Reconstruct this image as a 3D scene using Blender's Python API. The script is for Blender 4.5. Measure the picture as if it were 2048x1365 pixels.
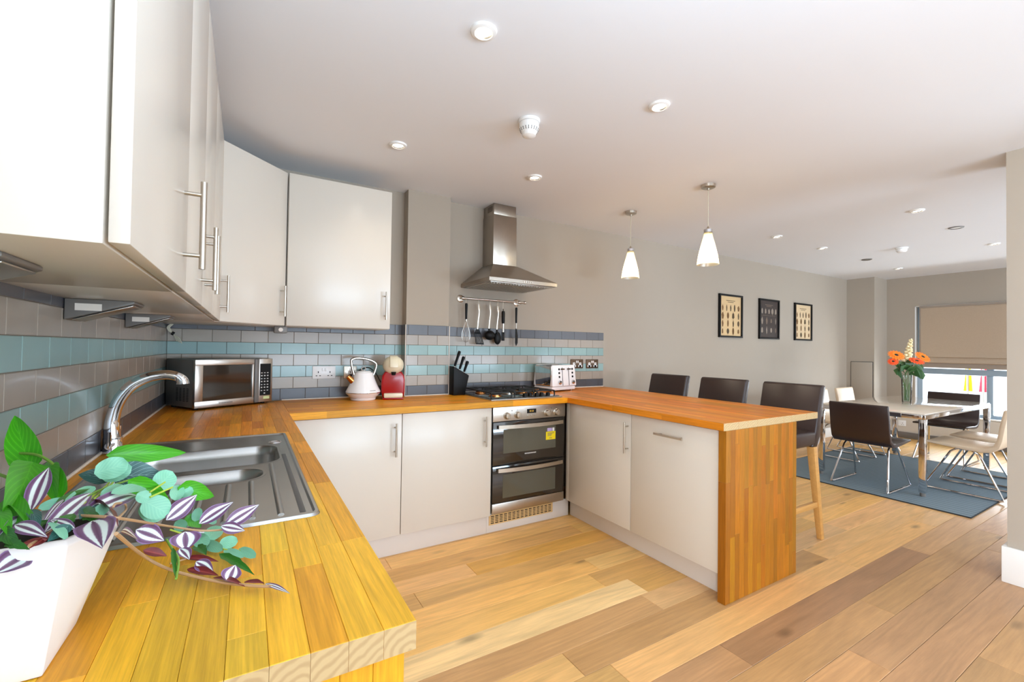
import bpy, bmesh, math, random
from mathutils import Vector, Matrix

# ------------------------------------------------------------------ clear, camera, world, lights, exposure
for o in list(bpy.data.objects):
    bpy.data.objects.remove(o, do_unlink=True)
SC = bpy.context.scene
COL = SC.collection
random.seed(7)
PI = math.pi
sin, cos = math.sin, math.cos

cam_d = bpy.data.cameras.new('camera')
cam = bpy.data.objects.new('camera', cam_d)
COL.objects.link(cam)
cam_d.sensor_width = 36.0
cam_d.sensor_fit = 'HORIZONTAL'
cam_d.lens = 36.0 * 883.264 / 2048.0
cam_d.clip_start = 0.02
cam_d.clip_end = 200
R_ = Vector((0.85706379, -0.51500715, 0.01446691))
U_ = Vector((-0.02047497, -0.0059897, 0.99977242))
F_ = Vector((0.5148033, 0.85716495, 0.01567831))
cam.matrix_world = Matrix(((R_.x, U_.x, -F_.x, 0.40736503), (R_.y, U_.y, -F_.y, -3.26659375),
                           (R_.z, U_.z, -F_.z, 1.27606525), (0, 0, 0, 1)))
SC.camera = cam

wd = bpy.data.worlds.new('world')
SC.world = wd
wd.use_nodes = True
bg = wd.node_tree.nodes['Background']
bg.inputs[0].default_value = (0.83, 0.91, 1.0, 1)
bg.inputs[1].default_value = 4.0


def light(name, kind, loc, energy, color, rot=(0, 0, 0), **kw):
    d = bpy.data.lights.new(name, kind)
    d.energy = energy
    d.color = color
    for k, v in kw.items():
        setattr(d, k, v)
    o = bpy.data.objects.new(name, d)
    o.location = loc
    o.rotation_euler = rot
    COL.objects.link(o)
    return o


light('sun', 'SUN', (20, -6, 12), 2.5, (1.0, 0.97, 0.92), (math.radians(38), 0, math.radians(200)), angle=0.02)
# daylight through rear and street windows, with added fill for dining and side
light('daylight_rear', 'AREA', (2.2, -7.0, 1.45), 6, (0.82, 0.91, 1.0), (math.radians(90), 0, 0), shape='RECTANGLE', size=3.4, size_y=2.0)
light('dining_fill', 'AREA', (6.6, -7.0, 1.45), 20, (0.82, 0.91, 1.0), (math.radians(90), 0, 0), shape='RECTANGLE', size=3.4, size_y=2.0)  # fill lamp added to even out the dining area
light('side_fill', 'AREA', (-2.8, -5.2, 1.4), 430, (0.80, 0.90, 1.0), (0, math.radians(-90), 0), shape='RECTANGLE', size=2.0, size_y=2.8)  # fill lamp added to reach the peninsula doors
# added rear and dining area lamps, aimed up to brighten the ceiling
light('ceiling_fill_rear', 'AREA', (2.2, -6.95, 0.9), 340, (0.58, 0.79, 1.0), (math.radians(160), 0, 0), shape='RECTANGLE', size=3.4, size_y=1.0)
light('ceiling_fill_dining', 'AREA', (6.6, -6.95, 0.9), 440, (0.62, 0.80, 1.0), (math.radians(160), 0, 0), shape='RECTANGLE', size=3.4, size_y=1.0)
light('daylight_street', 'AREA', (9.2, -1.55, 0.72), 45, (0.92, 0.96, 1.0), (0, math.radians(110), 0), shape='RECTANGLE', size=0.6, size_y=1.5)

# spot added beside the camera, aimed up to brighten the near ceiling
light('ceiling_fill_spot', 'SPOT', (0.75, -3.55, 1.25), 190, (0.56, 0.77, 1.0), (math.radians(172), 0, 0), spot_size=math.radians(145), spot_blend=1.0, shadow_soft_size=0.15)

SC.view_settings.view_transform = 'Standard'
SC.view_settings.look = 'None'
SC.view_settings.gamma = 1.0
SC.view_settings.exposure = -0.2
SC.view_settings.use_curve_mapping = False
SC.cycles.use_denoising = True
SC.cycles.max_bounces = 10
SC.cycles.diffuse_bounces = 5
SC.cycles.glossy_bounces = 4
SC.cycles.transparent_max_bounces = 12
SC.cycles.sample_clamp_indirect = 6.0
SC.cycles.caustics_reflective = False
SC.cycles.caustics_refractive = False


# ------------------------------------------------------------------ helpers: colour and materials
def lin(c):
    return c / 12.92 if c <= 0.04045 else ((c + 0.055) / 1.055) ** 2.4


def rgb(r, g, b):
    return (lin(r / 255.0), lin(g / 255.0), lin(b / 255.0), 1.0)


class NT:
    def __init__(s, name):
        s.m = bpy.data.materials.new(name)
        s.m.use_nodes = True
        s.t = s.m.node_tree
        s.n = s.t.nodes
        s.p = s.n['Principled BSDF']
        s.out = s.n['Material Output']

    def add(s, kind, **kw):
        n = s.n.new(kind)
        for k, v in kw.items():
            if k.startswith('i_'):
                key = k[2:]
                n.inputs[int(key) if key.isdigit() else key].default_value = v
            else:
                setattr(n, k, v)
        return n

    def ln(s, a, ao, b, bi):
        s.t.links.new(a.outputs[ao], b.inputs[bi])


def mat(name, c, rough=0.5, metal=0.0, noise=None, bump=None, coat=0.0, objcol=False, emit=None, spec=0.5, trans=0.0):
    """plain procedural material: base colour with a little noise variation and optional bump"""
    t = NT(name)
    p = t.p
    p.inputs['Base Color'].default_value = c
    p.inputs['Roughness'].default_value = rough
    p.inputs['Metallic'].default_value = metal
    p.inputs['Specular IOR Level'].default_value = spec
    if coat:
        p.inputs['Coat Weight'].default_value = coat
        p.inputs['Coat Roughness'].default_value = 0.08
    if trans:
        p.inputs['Transmission Weight'].default_value = trans
    if emit:
        p.inputs['Emission Color'].default_value = emit[0]
        p.inputs['Emission Strength'].default_value = emit[1]
    tc = t.add('ShaderNodeTexCoord')
    if noise or objcol:
        sc, am = noise or (20, 0.0)
        nz = t.add('ShaderNodeTexNoise', i_Scale=sc, i_Detail=3.0)
        t.ln(tc, 'Object', nz, 'Vector')
        mr = t.add('ShaderNodeMapRange', i_3=1 - am, i_4=1 + am)
        t.ln(nz, 'Fac', mr, 0)
        mx = t.add('ShaderNodeMix', data_type='RGBA', blend_type='MULTIPLY')
        mx.inputs[0].default_value = 1.0
        if objcol:
            oi = t.add('ShaderNodeObjectInfo')
            t.ln(oi, 'Color', mx, 6)
        else:
            mx.inputs[6].default_value = c
        t.ln(mr, 0, mx, 7)
        t.ln(mx, 2, p, 'Base Color')
    if bump:
        sc, st = bump
        n2 = t.add('ShaderNodeTexNoise', i_Scale=sc, i_Detail=4.0)
        t.ln(tc, 'Object', n2, 'Vector')
        b = t.add('ShaderNodeBump', i_Strength=st, i_Distance=0.004)
        t.ln(n2, 'Fac', b, 'Height')
        t.ln(b, 0, p, 'Normal')
    return t.m


def wood(name, rough, contrast, stretch, fine, coat=0.0, figure=0.0, knots=0.0, spec=0.5, finec=0.7):
    """grain along local X; base colour comes from the object's colour, one random offset per piece"""
    t = NT(name)
    p = t.p
    tc = t.add('ShaderNodeTexCoord')
    oi = t.add('ShaderNodeObjectInfo')
    mul = t.add('ShaderNodeVectorMath', operation='SCALE')
    cmb = t.add('ShaderNodeCombineXYZ', i_0=31.0, i_1=17.0, i_2=9.0)
    t.ln(cmb, 0, mul, 0)
    t.ln(oi, 'Random', mul, 'Scale')
    addv = t.add('ShaderNodeVectorMath', operation='ADD')
    t.ln(tc, 'Object', addv, 0)
    t.ln(mul, 0, addv, 1)
    mp = t.add('ShaderNodeMapping')
    mp.inputs['Scale'].default_value = (stretch[0], stretch[1], stretch[1])
    t.ln(addv, 0, mp, 'Vector')
    n1 = t.add('ShaderNodeTexNoise', i_Scale=1.0, i_Detail=5.0, i_Roughness=0.6, i_Distortion=0.8)
    t.ln(mp, 0, n1, 'Vector')
    mp2 = t.add('ShaderNodeMapping')
    mp2.inputs['Scale'].default_value = (fine[0], fine[1], fine[1])
    t.ln(addv, 0, mp2, 'Vector')
    n2 = t.add('ShaderNodeTexNoise', i_Scale=1.0, i_Detail=3.0, i_Roughness=0.7)
    t.ln(mp2, 0, n2, 'Vector')
    r1 = t.add('ShaderNodeMapRange', i_1=0.3, i_2=0.7, i_3=1 - contrast, i_4=1 + contrast * 0.5)
    t.ln(n1, 'Fac', r1, 0)
    r2 = t.add('ShaderNodeMapRange', i_1=0.3, i_2=0.7, i_3=1 - contrast * finec, i_4=1 + contrast * 0.3)
    t.ln(n2, 'Fac', r2, 0)
    m1 = t.add('ShaderNodeMath', operation='MULTIPLY')
    t.ln(r1, 0, m1, 0)
    t.ln(r2, 0, m1, 1)
    last = m1
    if figure:
        mp3 = t.add('ShaderNodeMapping')
        mp3.inputs['Scale'].default_value = (stretch[0] * 0.55, stretch[1] * 0.9, stretch[1] * 0.9)
        t.ln(addv, 0, mp3, 'Vector')
        n3 = t.add('ShaderNodeTexNoise', i_Scale=0.7, i_Detail=1.0)
        t.ln(mp3, 0, n3, 'Vector')
        sn = t.add('ShaderNodeMath', operation='MULTIPLY', i_1=70.0)
        t.ln(n3, 'Fac', sn, 0)
        sn2 = t.add('ShaderNodeMath', operation='SINE')
        t.ln(sn, 0, sn2, 0)
        r3 = t.add('ShaderNodeMapRange', i_1=-1.0, i_2=1.0, i_3=1 - figure, i_4=1.0)
        t.ln(sn2, 0, r3, 0)
        m2 = t.add('ShaderNodeMath', operation='MULTIPLY')
        t.ln(m1, 0, m2, 0)
        t.ln(r3, 0, m2, 1)
        last = m2
    if knots:
        mp4 = t.add('ShaderNodeMapping')
        mp4.inputs['Scale'].default_value = (1.7, 4.5, 4.5)
        t.ln(addv, 0, mp4, 'Vector')
        vo = t.add('ShaderNodeTexVoronoi', i_Scale=1.0)
        t.ln(mp4, 0, vo, 'Vector')
        r4 = t.add('ShaderNodeMapRange', i_1=0.03, i_2=0.13, i_3=1 - knots, i_4=1.0)
        t.ln(vo, 'Distance', r4, 0)
        m3 = t.add('ShaderNodeMath', operation='MULTIPLY')
        t.ln(last, 0, m3, 0)
        t.ln(r4, 0, m3, 1)
        last = m3
    mx = t.add('ShaderNodeMix', data_type='RGBA', blend_type='MULTIPLY')
    mx.inputs[0].default_value = 1.0
    t.ln(oi, 'Color', mx, 6)
    t.ln(last, 0, mx, 7)
    t.ln(mx, 2, p, 'Base Color')
    p.inputs['Roughness'].default_value = rough
    p.inputs['Specular IOR Level'].default_value = spec
    if coat:
        p.inputs['Coat Weight'].default_value = coat
        p.inputs['Coat Roughness'].default_value = 0.15
    b = t.add('ShaderNodeBump', i_Strength=0.12, i_Distance=0.002)
    t.ln(n2, 'Fac', b, 'Height')
    t.ln(b, 0, p, 'Normal')
    return t.m


def glass(name, tint, refl_rough=0.02, fac=0.12):
    """thin pane: clear with a Fresnel reflection"""
    t = NT(name)
    tr = t.add('ShaderNodeBsdfTransparent')
    tr.inputs[0].default_value = tint
    gl = t.add('ShaderNodeBsdfGlossy')
    gl.inputs['Roughness'].default_value = refl_rough
    fr = t.add('ShaderNodeLayerWeight', i_Blend=fac)
    mx = t.add('ShaderNodeMixShader')
    t.ln(fr, 'Fresnel', mx, 0)
    t.ln(tr, 0, mx, 1)
    t.ln(gl, 0, mx, 2)
    t.ln(mx, 0, t.out, 'Surface')
    return t.m


def leafmat(name, base, kind):
    """leaf print from UVs: u across the blade, v along it"""
    t = NT(name)
    p = t.p
    p.inputs['Roughness'].default_value = 0.38
    uv = t.add('ShaderNodeUVMap')
    sp = t.add('ShaderNodeSeparateXYZ')
    t.ln(uv, 0, sp, 0)
    a = t.add('ShaderNodeMath', operation='SUBTRACT', i_1=0.5)
    t.ln(sp, 0, a, 0)
    ab = t.add('ShaderNodeMath', operation='ABSOLUTE')
    t.ln(a, 0, ab, 0)
    ramp = t.add('ShaderNodeValToRGB')
    cr = ramp.color_ramp
    stops = base
    while len(cr.elements) < len(stops):
        cr.elements.new(0.5)
    for e, (pos, c) in zip(cr.elements, stops):
        e.position = pos
        e.color = c
    two = t.add('ShaderNodeMath', operation='MULTIPLY', i_1=2.0)
    t.ln(ab, 0, two, 0)
    if kind == 'stripe':
        t.ln(two, 0, ramp, 0)
        last = ramp
    else:
        # side veins: bands in v + |u|
        s1 = t.add('ShaderNodeMath', operation='MULTIPLY', i_1=-0.9)
        t.ln(ab, 0, s1, 0)
        s2 = t.add('ShaderNodeMath', operation='ADD')
        t.ln(sp, 1, s2, 0)
        t.ln(s1, 0, s2, 1)
        s3 = t.add('ShaderNodeMath', operation='MULTIPLY', i_1=7.0)
        t.ln(s2, 0, s3, 0)
        s4 = t.add('ShaderNodeMath', operation='FRACT')
        t.ln(s3, 0, s4, 0)
        s5 = t.add('ShaderNodeMath', operation='SUBTRACT', i_1=0.5)
        t.ln(s4, 0, s5, 0)
        s6 = t.add('ShaderNodeMath', operation='ABSOLUTE')
        t.ln(s5, 0, s6, 0)
        mid = t.add('ShaderNodeMath', operation='MULTIPLY', i_1=3.0)
        t.ln(two, 0, mid, 0)
        mn = t.add('ShaderNodeMath', operation='MINIMUM')
        t.ln(s6, 0, mn, 0)
        t.ln(mid, 0, mn, 1)
        t.ln(mn, 0, ramp, 0)
        last = ramp
    t.ln(last, 0, p, 'Base Color')
    return t.m


# ------------------------------------------------------------------ helpers: geometry
BASE = {}


class MB:
    """collects shapes and links them as ONE mesh object"""

    def __init__(s):
        s.v, s.f, s.mi, s.uv = [], [], [], None
        s.X = None

    def put(s, vs, fs, mi=0):
        n = len(s.v)
        if s.X is not None:
            vs = [s.X @ Vector(p) for p in vs]
        s.v += [tuple(p) for p in vs]
        s.f += [tuple(i + n for i in f) for f in fs]
        s.mi += [mi] * len(fs)
        return s

    def box(s, x0, x1, y0, y1, z0, z1, mi=0):
        v = [(x0, y0, z0), (x1, y0, z0), (x1, y1, z0), (x0, y1, z0), (x0, y0, z1), (x1, y0, z1), (x1, y1, z1), (x0, y1, z1)]
        return s.put(v, [(0, 3, 2, 1), (4, 5, 6, 7), (0, 1, 5, 4), (1, 2, 6, 5), (2, 3, 7, 6), (3, 0, 4, 7)], mi)

    def hexa(s, bot, top, mi=0):
        return s.put(list(bot) + list(top), [(3, 2, 1, 0), (4, 5, 6, 7), (0, 1, 5, 4), (1, 2, 6, 5), (2, 3, 7, 6), (3, 0, 4, 7)], mi)

    def prism(s, poly, axis, a, b, mi=0):
        n = len(poly)

        def P(q, h):
            return {'x': (h, q[0], q[1]), 'y': (q[0], h, q[1]), 'z': (q[0], q[1], h)}[axis]
        v = [P(q, a) for q in poly] + [P(q, b) for q in poly]
        f = [tuple(range(n - 1, -1, -1)), tuple(range(n, 2 * n))]
        f += [(i, (i + 1) % n, n + (i + 1) % n, n + i) for i in range(n)]
        return s.put(v, f, mi)

    def tube(s, pts, r, n=8, mi=0, closed=False, flat=1.0):
        pts = [Vector(p) for p in pts]
        rs = r if isinstance(r, (list, tuple)) else [r] * len(pts)
        m = len(pts)
        d0 = (pts[1] - pts[0]).normalized()
        ref = Vector((0, 0, 1)) if abs(d0.z) < 0.9 else Vector((1, 0, 0))
        nrm = (ref - d0 * ref.dot(d0)).normalized()
        vs = []
        for i, p in enumerate(pts):
            if closed:
                d = (pts[(i + 1) % m] - pts[i - 1]).normalized()
            else:
                d = (pts[min(i + 1, m - 1)] - pts[max(i - 1, 0)]).normalized()
            nrm = (nrm - d * nrm.dot(d))
            nrm = nrm.normalized() if nrm.length > 1e-6 else d.orthogonal().normalized()
            bi = d.cross(nrm)
            for k in range(n):
                a = 2 * PI * k / n
                vs.append(p + (nrm * cos(a) + bi * sin(a) * flat) * rs[i])
        fs = []
        for i in range(m if closed else m - 1):
            j = (i + 1) % m
            for k in range(n):
                k2 = (k + 1) % n
                fs.append((i * n + k, i * n + k2, j * n + k2, j * n + k))
        if not closed:
            fs += [tuple(range(n - 1, -1, -1)), tuple((m - 1) * n + k for k in range(n))]
        return s.put(vs, fs, mi)

    def cyl(s, p, q, r, r2=None, n=20, mi=0):
        return s.tube([p, q], [r, r if r2 is None else r2], n, mi)

    def lathe(s, prof, c=(0, 0, 0), n=32, mi=0, axis='z', caps=True):
        vs, fs = [], []
        for r, h in prof:
            for k in range(n):
                a = 2 * PI * k / n
                u, w = r * cos(a), r * sin(a)
                vs.append({'z': (c[0] + u, c[1] + w, c[2] + h), 'y': (c[0] + u, c[1] + h, c[2] - w), 'x': (c[0] + h, c[1] + u, c[2] + w)}[axis])
        for i in range(len(prof) - 1):
            for k in range(n):
                k2 = (k + 1) % n
                fs.append((i * n + k, i * n + k2, (i + 1) * n + k2, (i + 1) * n + k))
        if caps:
            if prof[0][0] > 1e-5:
                fs.append(tuple(range(n - 1, -1, -1)))
            if prof[-1][0] > 1e-5:
                fs.append(tuple((len(prof) - 1) * n + k for k in range(n)))
        return s.put(vs, fs, mi)

    def build(s, name, mats, parent=None, bevel=0.0, seg=2, smooth=True, world=False, angle=35):
        me = bpy.data.meshes.new(name)
        off = BASE.get(parent.name, Vector((0, 0, 0))) if (parent is not None and world) else Vector((0, 0, 0))
        me.from_pydata([tuple(Vector(p) - off) for p in s.v], [], s.f)
        if not isinstance(mats, (list, tuple)):
            mats = [mats]
        for m in mats:
            me.materials.append(m)
        if any(s.mi):
            me.polygons.foreach_set('material_index', s.mi)
        if s.uv:
            ul = me.uv_layers.new(name='UVMap')
            for lp in me.loops:
                ul.data[lp.index].uv = s.uv[lp.vertex_index]
        bm = bmesh.new()
        bm.from_mesh(me)
        bmesh.ops.recalc_face_normals(bm, faces=bm.faces) if not s.uv else None
        if bevel:
            es = [e for e in bm.edges if len(e.link_faces) == 2 and e.calc_face_angle(0) > 0.6]
            bmesh.ops.bevel(bm, geom=es, offset=bevel, segments=seg, profile=0.5, affect='EDGES', clamp_overlap=True)
        bm.to_mesh(me)
        bm.free()
        if smooth:
            me.polygons.foreach_set('use_smooth', [True] * len(me.polygons))
            me.set_sharp_from_angle(angle=math.radians(angle))
        me.update()
        o = bpy.data.objects.new(name, me)
        COL.objects.link(o)
        if parent is not None:
            o.parent = parent
            BASE[o.name] = BASE.get(parent.name, Vector((0, 0, 0)))
        return o


def tag(o, label=None, cat=None, group=None, kind=None):
    if label:
        o['label'] = label
    if cat:
        o['category'] = cat
    if group:
        o['group'] = group
    if kind:
        o['kind'] = kind
    return o


def thing(name, label, cat, loc=(0, 0, 0), rz=0.0, group=None):
    o = bpy.data.objects.new(name, None)
    o.empty_display_size = 0.05
    o.location = loc
    o.rotation_euler = (0, 0, rz)
    COL.objects.link(o)
    BASE[o.name] = Vector(loc)
    return tag(o, label, cat, group)


def struct(name, mb, m, parent=None, **kw):
    o = mb.build(name, m, parent, **kw)
    if parent is None:
        o['kind'] = 'structure'
    return o


def dup(root, loc, rz=None, label=None):
    def cp(o, par):
        c = o.copy()
        COL.objects.link(c)
        c.parent = par
        for ch in list(o.children):
            cp(ch, c)
        return c
    r = cp(root, None)
    r.location = loc
    if rz is not None:
        r.rotation_euler = (0, 0, rz)
    if label:
        r['label'] = label
    return r


def arc(c, r, a0, a1, n):
    return [(c[0] + r * cos(math.radians(a0 + (a1 - a0) * i / n)), c[1] + r * sin(math.radians(a0 + (a1 - a0) * i / n))) for i in range(n + 1)]


def smoothpts(pts, sub=4):
    """Catmull-Rom through the points"""
    P = [Vector(p) for p in pts]
    out = []
    for i in range(len(P) - 1):
        p0, p1, p2, p3 = P[max(i - 1, 0)], P[i], P[i + 1], P[min(i + 2, len(P) - 1)]
        for k in range(sub):
            t = k / sub
            out.append(0.5 * ((2 * p1) + (p2 - p0) * t + (2 * p0 - 5 * p1 + 4 * p2 - p3) * t * t + (3 * p1 - p0 - 3 * p2 + p3) * t ** 3))
    out.append(P[-1])
    return out


# ------------------------------------------------------------------ materials
M = {}
M['paint'] = mat('wall_paint', rgb(167, 155, 140), 0.75, noise=(3, 0.02))
M['ceiling'] = mat('ceiling_paint', rgb(230, 231, 234), 0.85, noise=(2, 0.012))
M['white'] = mat('white_gloss_paint', rgb(236, 235, 232), 0.4)
M['cream'] = mat('cream_cabinet_laminate', rgb(213, 205, 193), 0.26, noise=(4, 0.012), bump=(350, 0.02))
M['plinth'] = mat('pale_plinth_board', rgb(218, 210, 202), 0.4)
M['tile'] = mat('glazed_tile', (1, 1, 1, 1), 0.3, noise=(14, 0.05), objcol=True, bump=(40, 0.03), coat=0.15)
M['grout'] = mat('tile_grout', rgb(120, 108, 96), 0.9, noise=(60, 0.05))
M['seal'] = mat('white_silicone', rgb(226, 216, 204), 0.5)
M['oakfloor'] = wood('oak_floorboard', 0.42, 0.16, (1.6, 13), (7, 130), coat=0.1, figure=0.1, knots=0.5)
M['stave'] = wood('oiled_oak_stave', 0.4, 0.14, (2.5, 34), (9, 260), coat=0.05, figure=0.12, spec=0.3, finec=1.6)
_t = NT('stave_end_grain')
_tc = _t.add('ShaderNodeTexCoord')
_oi = _t.add('ShaderNodeObjectInfo')
_c = _t.add('ShaderNodeCombineXYZ', i_0=0.0, i_1=0.06, i_2=0.09)
_s = _t.add('ShaderNodeVectorMath', operation='SCALE')
_t.ln(_c, 0, _s, 0)
_t.ln(_oi, 'Random', _s, 'Scale')
_v = _t.add('ShaderNodeVectorMath', operation='ADD')
_t.ln(_tc, 'Object', _v, 0)
_t.ln(_s, 0, _v, 1)
_w = _t.add('ShaderNodeTexWave', wave_type='RINGS', rings_direction='X', i_Scale=26.0, i_Distortion=5.0, i_Detail=3.0)
_t.ln(_v, 0, _w, 'Vector')
_r = _t.add('ShaderNodeValToRGB')
_r.color_ramp.elements[0].color = rgb(176, 147, 102)
_r.color_ramp.elements[1].color = rgb(192, 164, 118)
_r.color_ramp.elements[0].position = 0.05
_r.color_ramp.elements[1].position = 0.7
_t.ln(_w, 'Fac', _r, 0)
_t.ln(_r, 0, _t.p, 'Base Color')
_t.p.inputs['Roughness'].default_value = 0.55
M['staveend'] = _t.m
M['beech'] = wood('beech_leg', 0.4, 0.12, (2, 30), (8, 160), coat=0.1)
M['steel'] = mat('brushed_steel', rgb(196, 190, 182), 0.3, 1.0, noise=(30, 0.05))
M['sinksteel'] = mat('satin_sink_steel', rgb(178, 176, 172), 0.27, 1.0, noise=(18, 0.05))
M['hoodsteel'] = mat('smeared_hood_steel', rgb(170, 160, 148), 0.28, 1.0, noise=(9, 0.14))
M['chrome'] = mat('chrome', rgb(225, 225, 228), 0.06, 1.0)
M['handle'] = mat('satin_nickel', rgb(196, 188, 176), 0.28, 1.0)
M['black'] = mat('black_plastic', rgb(8, 7, 7), 0.5, spec=0.25)
M['iron'] = mat('black_cast_iron', rgb(24, 23, 23), 0.55, noise=(80, 0.2))
M['blackglass'] = mat('black_oven_glass', rgb(38, 32, 27), 0.05, coat=0.6)
M['ovenglass'] = mat('smoky_oven_window', rgb(84, 82, 70), 0.06, coat=0.6)
M['darkgrey'] = mat('dark_grey_enamel', rgb(72, 70, 68), 0.35)
M['ovengrey'] = mat('mid_grey_enamel', rgb(104, 101, 98), 0.4)
M['greyplastic'] = mat('grey_plastic', rgb(112, 106, 100), 0.4)
M['whiteplastic'] = mat('white_plastic', rgb(240, 239, 237), 0.3)
M['whiteenamel'] = mat('white_enamel', rgb(242, 240, 240), 0.16, coat=0.3)
M['creamplastic'] = mat('cream_plastic', rgb(225, 214, 186), 0.25, coat=0.3)
M['red'] = mat('red_gloss_plastic', rgb(158, 2, 7), 0.22, coat=0.15, spec=0.35)
M['copper'] = mat('copper_tint_metal', rgb(205, 140, 80), 0.25, 1.0)
M['bronze'] = mat('dark_bronze_plate', rgb(92, 70, 52), 0.35, 0.7)
M['leather'] = mat('dark_brown_leather', rgb(46, 31, 28), 0.32, noise=(90, 0.12), bump=(260, 0.12))
M['creamleather'] = mat('cream_leather', rgb(226, 204, 176), 0.42, noise=(40, 0.05), bump=(220, 0.08))
M['beigevent'] = mat('beige_plastic', rgb(214, 178, 122), 0.45)
M['darkhole'] = mat('dark_void', rgb(38, 26, 18), 0.8)
M['yellow'] = mat('yellow_sticker', rgb(240, 216, 10), 0.4)
M['lilac'] = mat('lilac_sticker', rgb(188, 170, 216), 0.4)
M['greenlabel'] = mat('pale_green_sticker', rgb(206, 212, 150), 0.4)
M['print'] = mat('grey_print', rgb(110, 104, 98), 0.5)
M['whiteprint'] = mat('white_print', rgb(206, 204, 200), 0.5)
M['display'] = mat('amber_display_digits', rgb(190, 150, 60), 0.4, emit=(rgb(220, 170, 60), 0.4))
M['table'] = mat('pale_gloss_glass', rgb(226, 214, 198), 0.05, coat=0.5)
M['potwhite'] = mat('white_matt_ceramic', rgb(228, 221, 217), 0.35, noise=(6, 0.01))
M['soil'] = mat('dark_moss', rgb(50, 46, 30), 0.9, noise=(60, 0.4))
M['frame'] = mat('window_frame_grey_blue', rgb(150, 168, 182), 0.4)
M['blind'] = mat('beige_linen', rgb(178, 157, 134), 0.85, noise=(70, 0.06), bump=(300, 0.2))
M['blinddark'] = mat('grey_linen_edge', rgb(150, 136, 122), 0.85)
M['glazing'] = glass('picture_glazing', (0.98, 0.98, 0.98, 1), 0.05, 0.015)
M['pane'] = glass('window_pane', (0.97, 0.99, 1, 1))
M['vase'] = glass('vase_glass', (0.94, 0.97, 0.96, 1), fac=0.25)
M['water'] = glass('vase_water', (0.90, 0.95, 0.93, 1), fac=0.1)
M['bulb'] = mat('lit_bulb', (1, 0.9, 0.7, 1), 0.5, emit=((1.0, 0.86, 0.62, 1), 14))
M['spotglow'] = mat('lit_spot_lens', (1, 0.95, 0.85, 1), 0.5, emit=((1.0, 0.93, 0.78, 1), 25))
M['cable'] = mat('pale_cable', rgb(206, 200, 178), 0.5)
M['ground'] = mat('pale_paving', rgb(214, 214, 216), 0.8, noise=(3, 0.05))
M['render'] = mat('pale_render', rgb(238, 238, 240), 0.8, noise=(2, 0.02))
M['flagyellow'] = mat('yellow_flag_cloth', rgb(250, 214, 20), 0.8)
M['flagpink'] = mat('pink_flag_cloth', rgb(236, 70, 90), 0.8)
M['slate'] = mat('grey_blue_cloth', rgb(120, 130, 170), 0.8)
M['orange'] = mat('orange_petal', rgb(246, 122, 12), 0.6)
M['redorange'] = mat('red_orange_petal', rgb(238, 78, 14), 0.6)
M['ivory'] = mat('ivory_floret', rgb(240, 222, 176), 0.6)
M['stem'] = mat('green_stem', rgb(88, 112, 50), 0.5)
M['darkleaf'] = mat('dark_green_leaf', rgb(44, 82, 34), 0.45)
M['brownbark'] = mat('beige_vine_stem', rgb(186, 148, 108), 0.55)
M['lime'] = mat('lime_stem', rgb(176, 200, 70), 0.5)
M['greenstem'] = mat('fresh_green_stem', rgb(120, 160, 60), 0.5)

# frosted pendant shade: lets the bulb's light through
_t = NT('frosted_shade_glass')
_a = _t.add('ShaderNodeBsdfTransparent')
_a.inputs[0].default_value = (1, 0.97, 0.88, 1)
_b = _t.add('ShaderNodeBsdfTranslucent')
_b.inputs[0].default_value = (0.95, 0.86, 0.66, 1)
_g = _t.add('ShaderNodeBsdfGlossy')
_g.inputs['Roughness'].default_value = 0.25
_m = _t.add('ShaderNodeMixShader', i_0=0.65)
_t.ln(_a, 0, _m, 1)
_t.ln(_b, 0, _m, 2)
_m2 = _t.add('ShaderNodeMixShader', i_0=0.08)
_t.ln(_m, 0, _m2, 1)
_t.ln(_g, 0, _m2, 2)
_t.ln(_m2, 0, _t.out, 'Surface')
M['shade'] = _t.m

# ribbed rug
_t = NT('ribbed_rug')
_tc = _t.add('ShaderNodeTexCoord')
_w = _t.add('ShaderNodeTexWave', bands_direction='X', i_Scale=5.0, i_Distortion=0.5)
_t.ln(_tc, 'Object', _w, 'Vector')
_n = _t.add('ShaderNodeTexNoise', i_Scale=120.0, i_Detail=3.0)
_t.ln(_tc, 'Object', _n, 'Vector')
_r = _t.add('ShaderNodeValToRGB')
_r.color_ramp.elements[0].color = rgb(88, 106, 116)
_r.color_ramp.elements[1].color = rgb(128, 142, 150)
_ma = _t.add('ShaderNodeMath', operation='MULTIPLY_ADD', i_1=0.55, i_2=0.0)
_t.ln(_w, 'Fac', _ma, 0)
_mb = _t.add('ShaderNodeMath', operation='MULTIPLY_ADD', i_1=0.45)
_t.ln(_n, 'Fac', _mb, 0)
_t.ln(_ma, 0, _mb, 2)
_t.ln(_mb, 0, _r, 0)
_t.ln(_r, 0, _t.p, 'Base Color')
_t.p.inputs['Roughness'].default_value = 0.95
_bp = _t.add('ShaderNodeBump', i_Strength=0.5, i_Distance=0.004)
_t.ln(_w, 'Fac', _bp, 'Height')
_t.ln(_bp, 0, _t.p, 'Normal')
M['rug'] = _t.m
M['rugedge'] = mat('dark_rug_binding', rgb(40, 44, 48), 0.9)

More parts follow.
